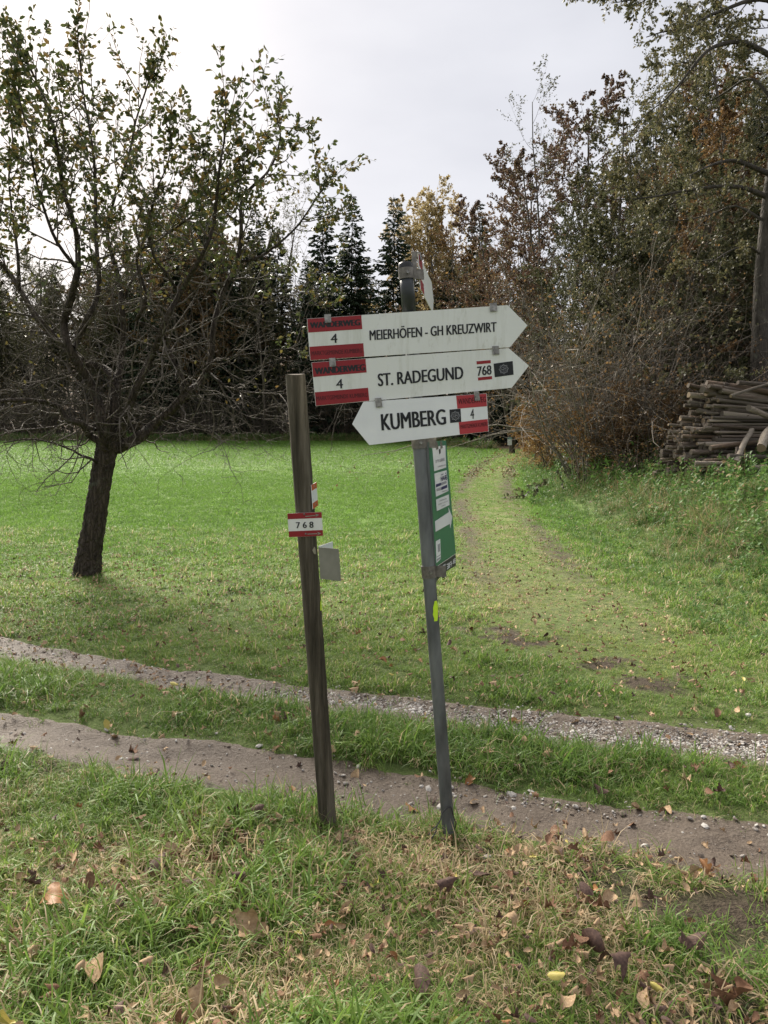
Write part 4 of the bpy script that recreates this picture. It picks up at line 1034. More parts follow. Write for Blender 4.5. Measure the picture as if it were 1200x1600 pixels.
# ---- the apple tree
AT = Tree(21); r = AT.r
ab = ground_at(134, 898); YA = ab.y
def limb(pl, rad0, rad1, y0, y1, sides=7):
    """limb through points measured on the photograph, wandering from depth y0 to y1"""
    n = len(pl); pts = []
    for i, (x, y) in enumerate(pl):
        y = y if y > 300 else y+(300-y)*(.18+.22*float(sstep(150, 420, x)))
        t = i/(n-1); pts.append(at(x, y, YA+y0+(y1-y0)*t+.10*math.sin(i*2.1+rad0*99)))
    # finer polyline
    P = []; 
    for i in range(n-1):
        a, b_ = pts[i], pts[i+1]; c0 = pts[max(0, i-1)]; c3 = pts[min(n-1, i+2)]
        for k in range(3):
            t = k/3; P.append(.5*((2*a)+(b_-c0)*t+(2*c0-5*a+4*b_-c3)*t*t+(3*a-c0-3*b_+c3)*t**3))
    P.append(pts[-1]); m_ = len(P)
    AT.add(P, [(rad0+(rad1-rad0)*(i/(m_-1))**.55)*.92 for i in range(m_)], sides); return P, rad0, rad1
m_tr = [(134, 912), (136, 895), (140, 860), (147, 820), (153, 780), (159, 740), (166, 705), (172, 680), (178, 655)]
tp = [at(x, y, YA) for x, y in m_tr]
tr_ = [.205, .172, .148, .138, .131, .128, .132, .145, .115]; tp2 = []; tr2 = []
for i in range(8):
    for k in range(9): tp2.append(tp[i].lerp(tp[i+1], k/9)); tr2.append(tr_[i]+(tr_[i+1]-tr_[i])*k/9)
AT.add(tp2+[tp[-1]], tr2+[.13], 26)
LB = []
LB.append(limb([(174, 690), (179, 640), (178, 595), (160, 575), (130, 565), (105, 547), (82, 522), (57, 495), (37, 462), (15, 427), (-12, 395), (-50, 330), (-80, 250)], .085, .028, 0, .9))
LB.append(limb([(166, 700), (160, 660), (148, 612), (126, 575), (107, 540), (100, 505), (112, 465), (121, 425), (122, 395), (119, 364), (108, 325), (98, 290), (92, 240), (84, 180), (66, 110), (40, 50)], .095, .012, -.1, -1.0))
LB.append(limb([(112, 545), (122, 528), (137, 497), (149, 472), (155, 440), (152, 400), (150, 365), (149, 300), (147, 240), (140, 180), (130, 110), (124, 40)], .062, .010, -.4, .2))
LB.append(limb([(178, 690), (182, 655), (184, 600), (190, 560), (193, 512), (190, 475), (185, 435), (174, 395), (168, 364), (176, 320), (190, 270), (203, 220), (212, 160), (228, 95), (240, 40)], .075, .010, .1, 1.5))
LB.append(limb([(184, 690), (196, 655), (213, 605), (235, 562), (250, 525), (262, 495), (280, 460), (300, 425), (320, 390), (334, 350), (340, 290), (344, 230), (350, 180), (352, 130)], .075, .010, -.1, -1.3))
LB.append(limb([(182, 700), (215, 685), (240, 664), (265, 643), (295, 612), (312, 598), (329, 565), (335, 504), (350, 455), (371, 408), (377, 360), (377, 318), (392, 290), (415, 255), (430, 210), (438, 160), (436, 130)], .095, .009, 0, .5))
LB.append(limb([(295, 612), (275, 575), (262, 540), (254, 522), (230, 508), (213, 501), (225, 480), (227, 455), (216, 420), (215, 395), (234, 383), (254, 370), (290, 345), (325, 318), (360, 290), (380, 255)], .042, .008, .1, -.9))
LB.append(limb([(371, 408), (398, 405), (430, 385), (464, 354), (484, 325), (496, 308), (505, 292)], .028, .006, .35, .7))
LB.append(limb([(329, 585), (345, 598), (362, 609), (400, 614), (440, 616), (480, 610), (520, 606), (560, 590)], .028, .005, .2, -.6))
LB.append(limb([(168, 695), (140, 680), (128, 662), (105, 655), (90, 635), (52, 626), (20, 625), (-20, 628), (-60, 615)], .062, .018, -.1, -1.2))
LB.append(limb([(150, 672), (125, 662), (100, 661), (88, 667), (50, 671), (15, 674), (-15, 690)], .034, .010, .1, .9))
LB.append(limb([(152, 723), (143, 717), (126, 711), (110, 702), (75, 690), (40, 686), (5, 692)], .026, .008, -.1, -.7))
LB.append(limb([(132, 566), (120, 580), (90, 588), (62, 597), (30, 610), (0, 617), (-40, 622)], .026, .008, .3, -.4))
LB.append(limb([(100, 540), (70, 520), (35, 518), (0, 520), (-40, 500)], .024, .008, .2, .8))
LB.append(limb([(60, 498), (40, 492), (10, 487), (-30, 480)], .026, .012, .3, 1.0))
LB.append(limb([(300, 610), (320, 625), (352, 632), (385, 650), (412, 655), (450, 662)], .020, .004, .1, -.5))
LB.append(limb([(250, 655), (275, 664), (300, 660), (330, 672), (350, 690)], .014, .003, 0, -.9))
LB.append(limb([(190, 480), (205, 440), (222, 420), (250, 410), (290, 388), (330, 352), (352, 320)], .022, .006, .5, 1.3))
LB.append(limb([(335, 504), (360, 480), (400, 478), (445, 470), (490, 478)], .018, .004, .2, .9))
LB.append(limb([(265, 643), (310, 580), (350, 560), (400, 552), (450, 545), (500, 548), (545, 553)], .020, .003, 0, -.3))
LB.append(limb([(280, 460), (262, 430), (240, 400), (233, 350), (244, 300), (262, 240), (268, 190)], .024, .007, -.4, -1.0))
LB.append(limb([(30, 452), (28, 400), (20, 340), (14, 270), (20, 200), (12, 140)], .03, .008, .6, .3))
LB.append(limb([(120, 420), (90, 380), (70, 330), (55, 270), (45, 200), (30, 120)], .03, .007, -.6, -1.5))
TW = [dict(n=5, wob=.26, trop=.03, kids=4.2, ang=.9, ratio=.55, sides=4, tip=.3, t0=.2, taper=.4, rr=.6),
      dict(n=4, wob=.32, trop=.0, kids=2.4, ang=.9, ratio=.55, sides=3, tip=.4, t0=.2, rr=.6),
      dict(n=3, wob=.25, trop=.02, kids=0, ang=.8, ratio=.5, sides=3, tip=.5)]
TWL = [dict(TW[0], leaves=1.2, lsize=.062), dict(TW[1], leaves=1.4, lsize=.06), dict(TW[2], leaves=1.6, lsize=.058)]
SH = [dict(n=7, wob=.10, trop=.09, kids=4.5, ang=.9, ratio=.5, sides=4, tip=.3, leaves=1.15, lsize=.072, t0=.1, rr=.6),
      dict(n=4, wob=.12, trop=.12, kids=0, ang=.6, ratio=.5, sides=3, tip=.4, leaves=1.5, lsize=.068)]
def leafiness(p):
    h = p.z; return float(sstep(3.3, 4.7, h))
for (P, ra, rb) in LB:
    Ls = sum((P[i+1]-P[i]).length for i in range(len(P)-1)); acc = 0
    for i in range(2, len(P)-1):
        seg = P[i+1]-P[i]; L = seg.length; d = seg.normalized(); t = i/(len(P)-1); rad = ra+(rb-ra)*t
        nk = L*(9.0-.5*leafiness(P[i])); nk = int(nk)+(r.random() < nk % 1)
        for _ in range(nk):
            p = P[i]+seg*r.random(); lf = leafiness(p); dd = side_dir(r, d, r.uniform(.6, 1.4))
            if r.random() < lf*.75:
                dd = (dd*1.1+Vector((0, 0, .65))).normalized(); grow(AT, p, dd, r.uniform(.4, 1.15), max(.004, min(.010, rad*.45)), 0, SH)
            else:
                if p.z < 2.6: dd = (dd+Vector((0, 0, -.25))).normalized()
                grow(AT, p, dd, r.uniform(.35, .95)*(1.2 if p.z < 4 else .8), max(.0045, min(.012, rad*.45)), 0, TWL if r.random() < lf else TW)
    # leafy shoots at the end of the limb
    p = P[-1]; d = (P[-1]-P[-2]).normalized()
    if p.z > 3.3:
        for _ in range(4): grow(AT, P[-1-r.randrange(3)], (side_dir(r, d, r.uniform(.1, .6))+Vector((0, 0, .5))).normalized(), r.uniform(.3, .65), .006, 0, SH)
# sparse yellowed leaves low in the crown
for _ in range(240):
    P = LB[r.randrange(len(LB))][0]; p = P[r.randrange(len(P)//3, len(P))]+rvec(r)*.22
    if p.z > 2.2: AT.leaf(p, rvec(r)+Vector((0, 0, -.6)), .055, r.uniform(.7, 1))
apple = empty('apple_tree', tuple(ab)); tag(apple, 'old leaning apple tree with bare lower branches and leafy top, alone on the meadow', 'tree')
link('trunk', AT.wood_mesh('trunk', M_bark_apple, .16, lambda k: k > 4), apple); link('twigs', AT.wood_mesh('twigs', M_twig_apple, 0, lambda k: k <= 4), apple); link('crown', AT.leaf_mesh('crown', M_apple_leaf, .62, True), apple)
settle(apple)

# ---- tree kinds of the forest (unit metres, base at the origin)
def spruce(seed, H, spread):
    T = Tree(seed); r = T.r
    pts = [Vector((math.sin(i*1.3+seed)*.03*i*.3, 0, H*i/10)) for i in range(11)]; T.add(pts, [.19*(1-i/10.4) for i in range(11)], 6)
    z = H*.05; k = 0
    while z < H*.985:
        t = z/H; n = 7 if t < .8 else 5; Lm = spread*(1-t)**.75*(1 if t > .25 else .65+1.4*t)+.12
        for j in range(n):
            a = k*1.1+2*PI*j/n+r.uniform(-.35, .35); L = Lm*r.uniform(.6, 1.15)
            if r.random() < .07: continue
            el = .35*t*1.6-.22+r.uniform(-.1, .1); d = Vector((math.cos(a)*math.cos(el), math.sin(a)*math.cos(el), math.sin(el)))
            P = [Vector((0, 0, z))]; nn = 4
            for i in range(nn): d = (d+Vector((0, 0, -.10 if i < 2 else .10))).normalized(); P.append(P[-1]+d*L/nn)
            T.add(P, [.028*(1-t*.6), .02, .014, .009, .004], 3)
            m_ = max(5, int(L*12))
            for q in range(m_):
                f = (.15+.85*(q+r.random())/m_)*nn; i = min(nn-1, int(f)); p = P[i].lerp(P[i+1], f-i); sd = Vector((-math.sin(a), math.cos(a), 0))*(1 if q % 2 else -1)
                T.leaf(p, sd*r.uniform(.4, 1)+d*.7+Vector((0, 0, r.uniform(-.75, -.1))), r.uniform(.34, .66)*(.5+.5*min(1, L)))
        z += H*.019*r.uniform(.6, 1.3); k += 1
    T.leaf(Vector((0, 0, H*.97)), (0, 0, 1), .5)
    return T.wood_mesh('spruce_trunk', M_bark_spruce), T.leaf_mesh('spruce_crown', M_needle, .42)
def broad(seed, H, spread, leaves, lsize, kids=15, up=.10, bare=.2, r0=.17, stems=1, twig=1.0):
    T = Tree(seed); r = T.r
    spec = [dict(n=9, wob=.06, trop=.06, kids=kids, ang=.75, ratio=spread, sides=7, tip=.15, t0=bare, taper=.55, rr=.42),
            dict(n=6, wob=.14, trop=up, kids=7*twig, ang=.75, ratio=.5, sides=4, tip=.2, t0=.2, rr=.5, leaves=leaves*.3, lsize=lsize),
            dict(n=4, wob=.2, trop=.05, kids=5*twig, ang=.75, ratio=.5, sides=3, tip=.3, t0=.2, rr=.55, leaves=leaves*.8, lsize=lsize),
            dict(n=3, wob=.2, trop=.02, kids=0, ang=.7, ratio=.5, sides=3, tip=.4, leaves=leaves, lsize=lsize)]
    for q in range(stems):
        d = Vector((r.gauss(0, .10), r.gauss(0, .10), 1)) if q else Vector((r.gauss(0, .03), 0, 1))
        grow(T, (r.gauss(0, .15*q), r.gauss(0, .15*q), -.3), d, H*(1-.12*q), r0*(1-.2*q), 0, spec)
    return T.wood_mesh('broad_trunk', M_bark_brown), T.leaf_mesh('broad_crown', M_leaf_olive, .65)
def shrub(seed, H, stems, leaves, lsize):
    T = Tree(seed); r = T.r
    spec = [dict(n=7, wob=.17, trop=-.11, kids=6, ang=.9, ratio=.55, sides=4, tip=.2, t0=.2, rr=.6, leaves=leaves*.4, lsize=lsize),
            dict(n=4, wob=.25, trop=-.05, kids=4.5, ang=.8, ratio=.5, sides=3, tip=.3, t0=.15, rr=.6, leaves=leaves, lsize=lsize),
            dict(n=3, wob=.22, trop=-.03, kids=0, ang=.7, ratio=.5, sides=3, tip=.5, leaves=leaves*1.2, lsize=lsize)]
    for q in range(stems):
        a = r.uniform(0, 6.28); t = r.uniform(.15, 1.0); d = Vector((math.cos(a)*t*.9, math.sin(a)*t*.9, 1.15))
        grow(T, (math.cos(a)*.25*t, math.sin(a)*.25*t, -.1), d, H*r.uniform(.6, 1.3), .018, 0, spec)
    return T.wood_mesh('shrub_stems', M_bark_brown), T.leaf_mesh('shrub_leaves', M_leaf_rust, .65)
KIND = {}
for i, (h, s_) in enumerate(((24, 3.9), (22, 3.5), (26, 4.3), (21, 3.0), (25, 4.6))): KIND['spruce%d' % i] = spruce(100+i, h, s_)
KIND['broad0'] = broad(200, 17, .38, 8.5, .12)                       # leafy
KIND['broad1'] = broad(201, 16, .42, 7.0, .12, stems=2)
KIND['broad2'] = broad(202, 18, .36, 2.0, .11, kids=20)              # almost bare
KIND['broad3'] = broad(203, 17, .32, 7.5, .12, kids=22, up=.2)       # dense
KIND['gold'] = broad(205, 16, .34, 4.5, .14, kids=24, up=.24)
KIND['birch'] = broad(204, 18, .27, 1.0, .10, kids=16, up=.22, r0=.12, twig=1.15)
KIND['small'] = broad(310, 7, .62, 6.5, .085, kids=20, bare=.06, r0=.08, up=.0, stems=2)
KIND['shrub0'] = shrub(300, 3.2, 16, 1.2, .055); KIND['shrub1'] = shrub(301, 2.8, 14, 3.4, .065); KIND['shrub2'] = shrub(302, 3.6, 20, .35, .05)
PCACHE = {}
def plant(kind, name, x, y, s, label, cat, group=None, leafmat=None, barkmat=None, rz=None, sz=1.0, dz=0.0):
    wm, lm = KIND[kind]; o = empty(name, (x, y, ghs(x, y)-.05+dz), rnd.uniform(0, 6.28) if rz is None else rz, s); o.scale = (s, s, s*sz); tag(o, label, cat, group)
    a, b_ = ('stem', 'foliage') if kind.startswith('shrub') else ('trunk', 'crown')
    tr = link(a, wm, o); cr = link(b_, lm, o)
    if barkmat: tr.material_slots[0].link = 'OBJECT'; tr.material_slots[0].material = barkmat
    if leafmat: cr.material_slots[0].link = 'OBJECT'; cr.material_slots[0].material = leafmat
    return o
def X_of(px_, Y): return (px_-600)/FPX*Y
def top_scale(py_, Y, x, H): return ((705-py_)/FPX*Y+CAMH-ghs(x, Y))/H
M_leaf_orange = leafy('orange_leaf', [(0, (.16, .08, .03)), (.6, (.30, .16, .05)), (1, (.36, .25, .07))], .4)
HT = {'spruce0': 24, 'spruce1': 22, 'spruce2': 26, 'spruce3': 21, 'spruce4': 25, 'broad0': 17.5, 'broad1': 16.5, 'broad2': 18.5, 'broad3': 18, 'birch': 19, 'gold': 17}
def tree_px(kind, name, px_, top, Y, label, cat='tree', group=None, leafmat=None, barkmat=None, rz=None):
    x = X_of(px_, Y); s = top_scale(top, Y, x, HT[kind]); return plant(kind, name, x, Y, s, label, cat, group, leafmat, barkmat, rz)

# spruces whose tops stand against the sky
tree_px('spruce1', 'spruce_tree', 507, 316, 70, 'dark spruce with its top above the left end of the boards, left of its twin', leafmat=M_needle)
tree_px('spruce0', 'spruce_tree', 551, 312, 73, 'dark spruce just right of its twin, top above the left end of the boards')
tree_px('spruce4', 'spruce_tree', 615, 316, 66, 'dark spruce directly behind the top of the metal signpost')
tree_px('spruce3', 'spruce_tree', 745, 322, 62, 'dark spruce right of the yellow birch, above the arrow tips')
tree_px('spruce2', 'spruce_tree', 405, 330, 74, 'dark spruce behind the right branches of the apple tree, half hidden', )
tree_px('spruce2', 'spruce_tree', 330, 285, 72, 'tall dark spruce behind the middle of the apple tree crown')
# deciduous trees against the sky
tree_px('gold', 'birch_tree', 682, 318, 76, 'pale yellow leafed tree between two spruces above the signpost', leafmat=M_leaf_yellow, barkmat=M_bark_grey)
tree_px('broad3', 'birch_tree', 662, 328, 79, 'golden leafed tree leaning on the left of the pale yellow one', leafmat=M_leaf_yellow, barkmat=M_bark_grey, rz=1.0)
tree_px('gold', 'birch_tree', 712, 340, 78, 'golden brown tree close on the right of the pale yellow one', leafmat=M_leaf_yellow, barkmat=M_bark_grey, rz=2.6)
tree_px('broad1', 'birch_tree', 640, 330, 80, 'thin yellowish tree behind the spruce next to the post top', leafmat=M_leaf_yellow, barkmat=M_bark_grey)
tree_px('broad1', 'beech_tree', 712, 372, 60, 'rust brown tree under the pale yellow one above the boards', leafmat=M_leaf_rust)
tree_px('broad1', 'beech_tree', 800, 352, 50, 'rust brown tree above the tips of the right pointing boards', leafmat=M_leaf_rust)
tree_px('broad0', 'maple_tree', 765, 400, 54, 'olive green tree in front of the spruce right of the birch')
# forest at the far side of the meadow, left
gs = 'dark spruces filling the forest behind the meadow'
for i in range(64):
    px_ = rnd.uniform(-260, 740); Y = rnd.uniform(70, 96)
    if px_ > 460: top = rnd.uniform(400, 465)
    elif px_ > 240: top = rnd.uniform(330, 420)
    else: top = rnd.uniform(425, 480)+ (10 if px_ < 100 else -30)
    x = X_of(px_, Y); 
    if Y < forest_edge(x)+3: Y = forest_edge(x)+rnd.uniform(3, 20); x = X_of(px_, Y)
    k_ = rnd.choice(['spruce0', 'spruce1', 'spruce2', 'spruce3', 'spruce4'])
    plant(k_, 'spruce_tree', x, Y, top_scale(top, Y, x, HT[k_]), 'dark spruce among others in the forest behind the meadow', 'tree', gs)
gb = 'half bare trees along the forest edge behind the meadow'
for i in range(60):
    px_ = -260+1000*(i+rnd.random())/60; Y = rnd.uniform(67, 84)
    if px_ > 450: top = rnd.uniform(430, 510)
    elif px_ > 230: top = rnd.uniform(310, 420)
    else: top = rnd.uniform(395, 470)
    x = X_of(px_, Y)
    if Y < forest_edge(x)+1.5: Y = forest_edge(x)+rnd.uniform(1.5, 10); x = X_of(px_, Y)
    if px_ > 690: continue
    k_ = rnd.choice(['broad0', 'broad1', 'broad3', 'broad2', 'broad0'])
    plant(k_, 'forest_tree', x, Y, top_scale(top, Y, x, HT[k_]), 'half bare deciduous tree in the row at the forest edge behind the meadow', 'tree', gb,
          rnd.choice([M_leaf_olive, M_leaf_olive, M_leaf_rust]) if px_ > 60 else M_leaf_olive, rnd.choice([M_bark_brown, M_bark_grey]))
for i in range(34):
    px_ = -240+980*(i+rnd.random())/34; x = X_of(px_, 66); Y = forest_edge(x)+rnd.uniform(.5, 5); x = X_of(px_, Y)
    if x > path_left(Y)-1.5 or px_ > 690: continue
    plant(rnd.choice(['shrub0', 'shrub2', 'shrub2']), 'shrub', x, Y, rnd.uniform(1.1, 2.3), 'twiggy brown shrub at the forest edge behind the meadow', 'shrub', 'shrubs at the far forest edge',
          rnd.choice([M_leaf_olive, M_leaf_rust]))
# forest at the right of the path
RT = [('birch', 'birch_tree', 842, 142, 40, 'tall thin almost bare tree, first to rise above the others right of the sky gap', M_leaf_olive),
      ('broad1', 'maple_tree', 800, 265, 44, 'reddish leafed tree at the left end of the right hand wood', M_leaf_red),
      ('broad1', 'beech_tree', 880, 175, 37, 'reddish brown topped tree right of the tall bare one', M_leaf_red),
      ('broad0', 'maple_tree', 945, 135, 33, 'olive leafed tree halfway up the wood edge, left of the big arching tree', M_leaf_olive),
      ('broad2', 'forest_tree', 985, 95, 36, 'half bare tree behind the arching limbs of the big tree', M_leaf_olive),
      ('broad0', 'maple_tree', 850, 330, 33, 'green leafed lower tree at the front of the right hand wood', M_leaf_olive),
      ('broad3', 'oak_tree', 1090, 180, 27, 'golden brown leafed tree behind the wood pile', M_leaf_rust),
      ('broad1', 'forest_tree', 925, 330, 28, 'many stemmed brownish tree in the middle of the right hand wood', M_leaf_olive),
      ('broad2', 'forest_tree', 1010, 250, 25, 'leaning half bare tree in front of the golden one', M_leaf_olive),
      ('broad0', 'maple_tree', 1150, -40, 30, 'tall olive leafed tree above the wood pile', M_leaf_olive)]
for (k_, nm, px_, top, Y, lab, lm) in RT: tree_px(k_, nm, px_, top, Y, lab, leafmat=lm, barkmat=M_bark_grey if k_ == 'birch' else None)
gr_ = 'trees filling the wood right of the path'
for i in range(44):
    Y = rnd.uniform(24, 62); x = float(path_edge(np.array([Y]))[0])+rnd.uniform(3.5, 22)
    px_ = 600+FPX*x/Y
    if px_ > 1420: continue
    lim = np.interp(px_, [770, 830, 900, 1000, 1100], [330, 250, 190, 80, 20]); top = lim+rnd.uniform(90, 240)
    k_ = rnd.choice(['broad0', 'broad1', 'broad2', 'broad3', 'broad0', 'spruce1'])
    plant(k_, 'forest_tree' if k_[0] == 'b' else 'spruce_tree', x, Y, top_scale(top, Y, x, HT[k_]), 'tree deep inside the wood right of the path' if k_[0] == 'b' else 'dark spruce deep inside the wood right of the path', 'tree',
          gr_ if k_[0] == 'b' else 'spruces inside the right hand wood', None if k_[0] == 's' else rnd.choice([M_leaf_olive, M_leaf_rust, M_leaf_olive, M_leaf_olive]))
# dark spruces where the path enters the forest
for i in range(24):
    px_ = rnd.uniform(690, 850); Y = rnd.uniform(54, 84); x = X_of(px_, Y); k_ = rnd.choice(['spruce0', 'spruce1', 'spruce2', 'spruce3', 'spruce4'])
    plant(k_, 'spruce_tree', x, Y, top_scale(rnd.uniform(400, 470), Y, x, HT[k_]), 'dark spruce standing where the path enters the forest', 'tree', 'spruces at the forest entrance')
# shrubs and tangles along the right edge
for i in range(26):
    Y = rnd.uniform(14.5, 52); x = float(path_edge(np.array([Y]))[0])+rnd.uniform(2.8, 7.0)
    if Y > 32: x += 1.8
    px_ = 600+FPX*x/Y
    if px_ > 1330: continue
    if Y < 20.5 and px_ > 1000: continue
    if Y > 24 and 600+FPX*(x-3.2)/Y < 812: continue
    k_ = rnd.choice(['shrub0', 'shrub2', 'shrub1', 'shrub1', 'shrub2']); lm = rnd.choice([M_leaf_rust, M_leaf_olive, M_leaf_rust])
    s_ = rnd.uniform(.8, 1.5)*(1.0+.6*(x-float(path_edge(np.array([Y]))[0]) > 3.5))
    plant(k_, 'shrub', x, Y, s_, 'tangled brown shrub at the edge of the right hand wood', 'shrub', 'shrubs along the right hand wood', lm, rnd.choice([M_bark_brown, M_bark_brown, M_twig_pale]))
for i in range(50):   # low leafy trees that close the edge of the wood
    Y = rnd.uniform(17, 54); x = float(path_edge(np.array([Y]))[0])+rnd.uniform(3.4, 9)+(1.6 if Y > 30 else 0); px_ = 600+FPX*x/Y
    if px_ > 1330 or (Y < 21 and px_ > 990) or 600+FPX*(x-2.6)/Y < 815: continue
    plant('small', 'small_tree', x, Y, rnd.uniform(.6, 1.25), 'low bushy tree closing the edge of the right hand wood', 'tree', 'low trees along the right hand wood', rnd.choice([M_leaf_olive, M_leaf_olive, M_leaf_rust, M_leaf_rust, M_leaf_orange]))
for (k_, px_, Y, s_, lab, lm) in [('small', 940, 20, .26, 'golden yellow shrub at the bank right of the path', M_leaf_orange), ('small', 852, 27, .38, 'orange leafed bush overhanging the path at the arrow tips', M_leaf_orange),
                                  ('shrub1', 845, 29, .6, 'low tan bush at the path edge', M_leaf_yellow), ('shrub0', 990, 18, .9, 'bare brown shrub left of the wood pile', M_leaf_rust),
                                  ('shrub2', 1040, 18.5, 1.3, 'leafless tangled shrub behind the wood pile end', M_leaf_rust)]:
    plant(k_, 'shrub', X_of(px_, Y), Y, s_, lab, 'shrub', None, lm)
for (px_, Y, s_, lm, lab) in [(835, 38, .50, M_leaf_orange, 'russet bush farthest along the right side of the path'), (868, 31, .42, M_leaf_rust, 'rust brown bush between two orange ones beside the path'),
                             (900, 24, .34, M_leaf_orange, 'orange brown bush above the brambles, left of the golden shrub'), (968, 19.5, .26, M_leaf_rust, 'brown leafed bush just right of the golden shrub'),
                             (1015, 18.5, .30, M_leaf_rust, 'dark russet bush left of the wood pile'), (915, 27, .55, M_leaf_rust, 'taller rusty bush behind the golden shrub'), (960, 23, .55, M_leaf_olive, 'dull green bush under the half bare trees')]:
    plant('small', 'shrub', X_of(px_, Y), Y, s_, lab, 'shrub', None, lm)
for i in range(5):   # leafless whips in front of the wood
    Y = rnd.uniform(17, 24); px_ = rnd.uniform(900, 1150)
    plant('shrub2', 'shrub', X_of(px_, Y), Y+2, rnd.uniform(1.2, 1.9), 'leafless whippy shrub with pale twigs in front of the wood', 'shrub', 'pale twiggy shrubs before the wood', M_leaf_rust, M_twig_pale)

# ---- the big arching tree behind the wood pile
BT = Tree(77); r = BT.r; YT = 19.0
bx_ = X_of(1187, YT); bz = ghs(bx_, YT)
BSPEC = [dict(n=6, wob=.14, trop=-.02, kids=7, ang=.7, ratio=.5, sides=4, tip=.2, t0=.15, rr=.5, leaves=.9, lsize=.085),
         dict(n=4, wob=.18, trop=-.03, kids=5, ang=.7, ratio=.5, sides=3, tip=.3, t0=.15, rr=.6, leaves=1.6, lsize=.085),
         dict(n=3, wob=.2, trop=-.04, kids=0, ang=.7, ratio=.5, sides=3, tip=.5, leaves=2.0, lsize=.08)]
BT.add([Vector((bx_, YT, bz-.3))]+[at(x, y, YT) for x, y in ((1186, 700), (1186, 560), (1190, 430), (1204, 300), (1222, 180), (1238, 60), (1250, -80), (1258, -250), (1262, -420))],
       [.24, .21, .19, .175, .165, .15, .135, .11, .08, .04], 12)
def barm(pl, r0, r1, y1, dens=1.5, size=1.9):
    pts = [at(x, y, YT+y1*i/(len(pl)-1)) for i, (x, y) in enumerate(pl)]
    P = []
    n = len(pts)
    for i in range(n-1):
        a, b_ = pts[i], pts[i+1]; c0 = pts[max(0, i-1)]; c3 = pts[min(n-1, i+2)]
        for k in range(3): t = k/3; P.append(.5*((2*a)+(b_-c0)*t+(2*c0-5*a+4*b_-c3)*t*t+(3*a-c0-3*b_+c3)*t**3))
    P.append(pts[-1]); m_ = len(P); BT.add(P, [r0+(r1-r0)*(i/(m_-1))**.8 for i in range(m_)], 6)
    for i in range(3, m_):
        L = (P[i]-P[i-1]).length; k = L*dens; k = int(k)+(r.random() < k % 1)
        for _ in range(k): grow(BT, P[i-1].lerp(P[i], r.random()), (side_dir(r, (P[i]-P[i-1]).normalized(), r.uniform(.5, 1.2))+Vector((-.15, 0, -.05))).normalized(), size*r.uniform(.5, 1.15)*(1-.3*i/m_), .016, 0, BSPEC)
barm([(1232, 120), (1218, 100), (1195, 82), (1159, 66), (1125, 70), (1102, 82), (1080, 108), (1065, 127), (1040, 155), (1012, 176)], .085, .012, -1.6)
barm([(1236, 70), (1215, 40), (1190, 30), (1160, 34), (1140, 46), (1110, 58), (1085, 90), (1075, 128)], .035, .006, 1.2)
barm([(1242, 40), (1210, 5), (1175, 0), (1130, 16), (1105, 26), (1088, 40), (1060, 46), (1035, 50), (1010, 58)], .065, .010, -1.2)
barm([(1248, -60), (1190, -70), (1130, -50), (1080, -30), (1030, -12), (985, 0), (955, 5)], .07, .006, -1.8)
barm([(1226, -150), (1170, -180), (1110, -160), (1050, -110), (1000, -60)], .06, .01, 1.0)
barm([(1222, 180), (1185, 130), (1163, 125), (1140, 140), (1115, 155), (1092, 164), (1070, 178)], .05, .008, 1.8)
barm([(1203, 310), (1170, 296), (1140, 291), (1105, 293), (1070, 298), (1030, 306), (990, 311), (960, 312)], .07, .010, -1.4, 1.1, 1.4)
barm([(1208, 275), (1165, 256), (1142, 251), (1120, 255), (1100, 263), (1078, 274)], .07, .01, -2.2)
barm([(1192, 345), (1150, 322), (1110, 335), (1060, 345), (1020, 342)], .04, .007, .9, 1.0, 1.3)
barm([(1200, 210), (1230, 180), (1270, 150), (1310, 140)], .06, .012, .5)
barm([(1194, 320), (1230, 290), (1280, 270), (1320, 290)], .05, .01, -.6)
barm([(1220, -40), (1260, -90), (1310, -120)], .06, .012, .5)
barm([(1190, 400), (1170, 385), (1140, 392), (1110, 410), (1080, 412)], .03, .006, -1.2, .8, 1.0)
bt = empty('arching_tree', (bx_, YT, bz)); tag(bt, 'big tree with long arching limbs behind the wood pile at the right edge', 'tree')
link('trunk', BT.wood_mesh('trunk', M_bark_dark, .12), bt); link('crown', BT.leaf_mesh('crown', M_leaf_olive, .6), bt); settle(bt)

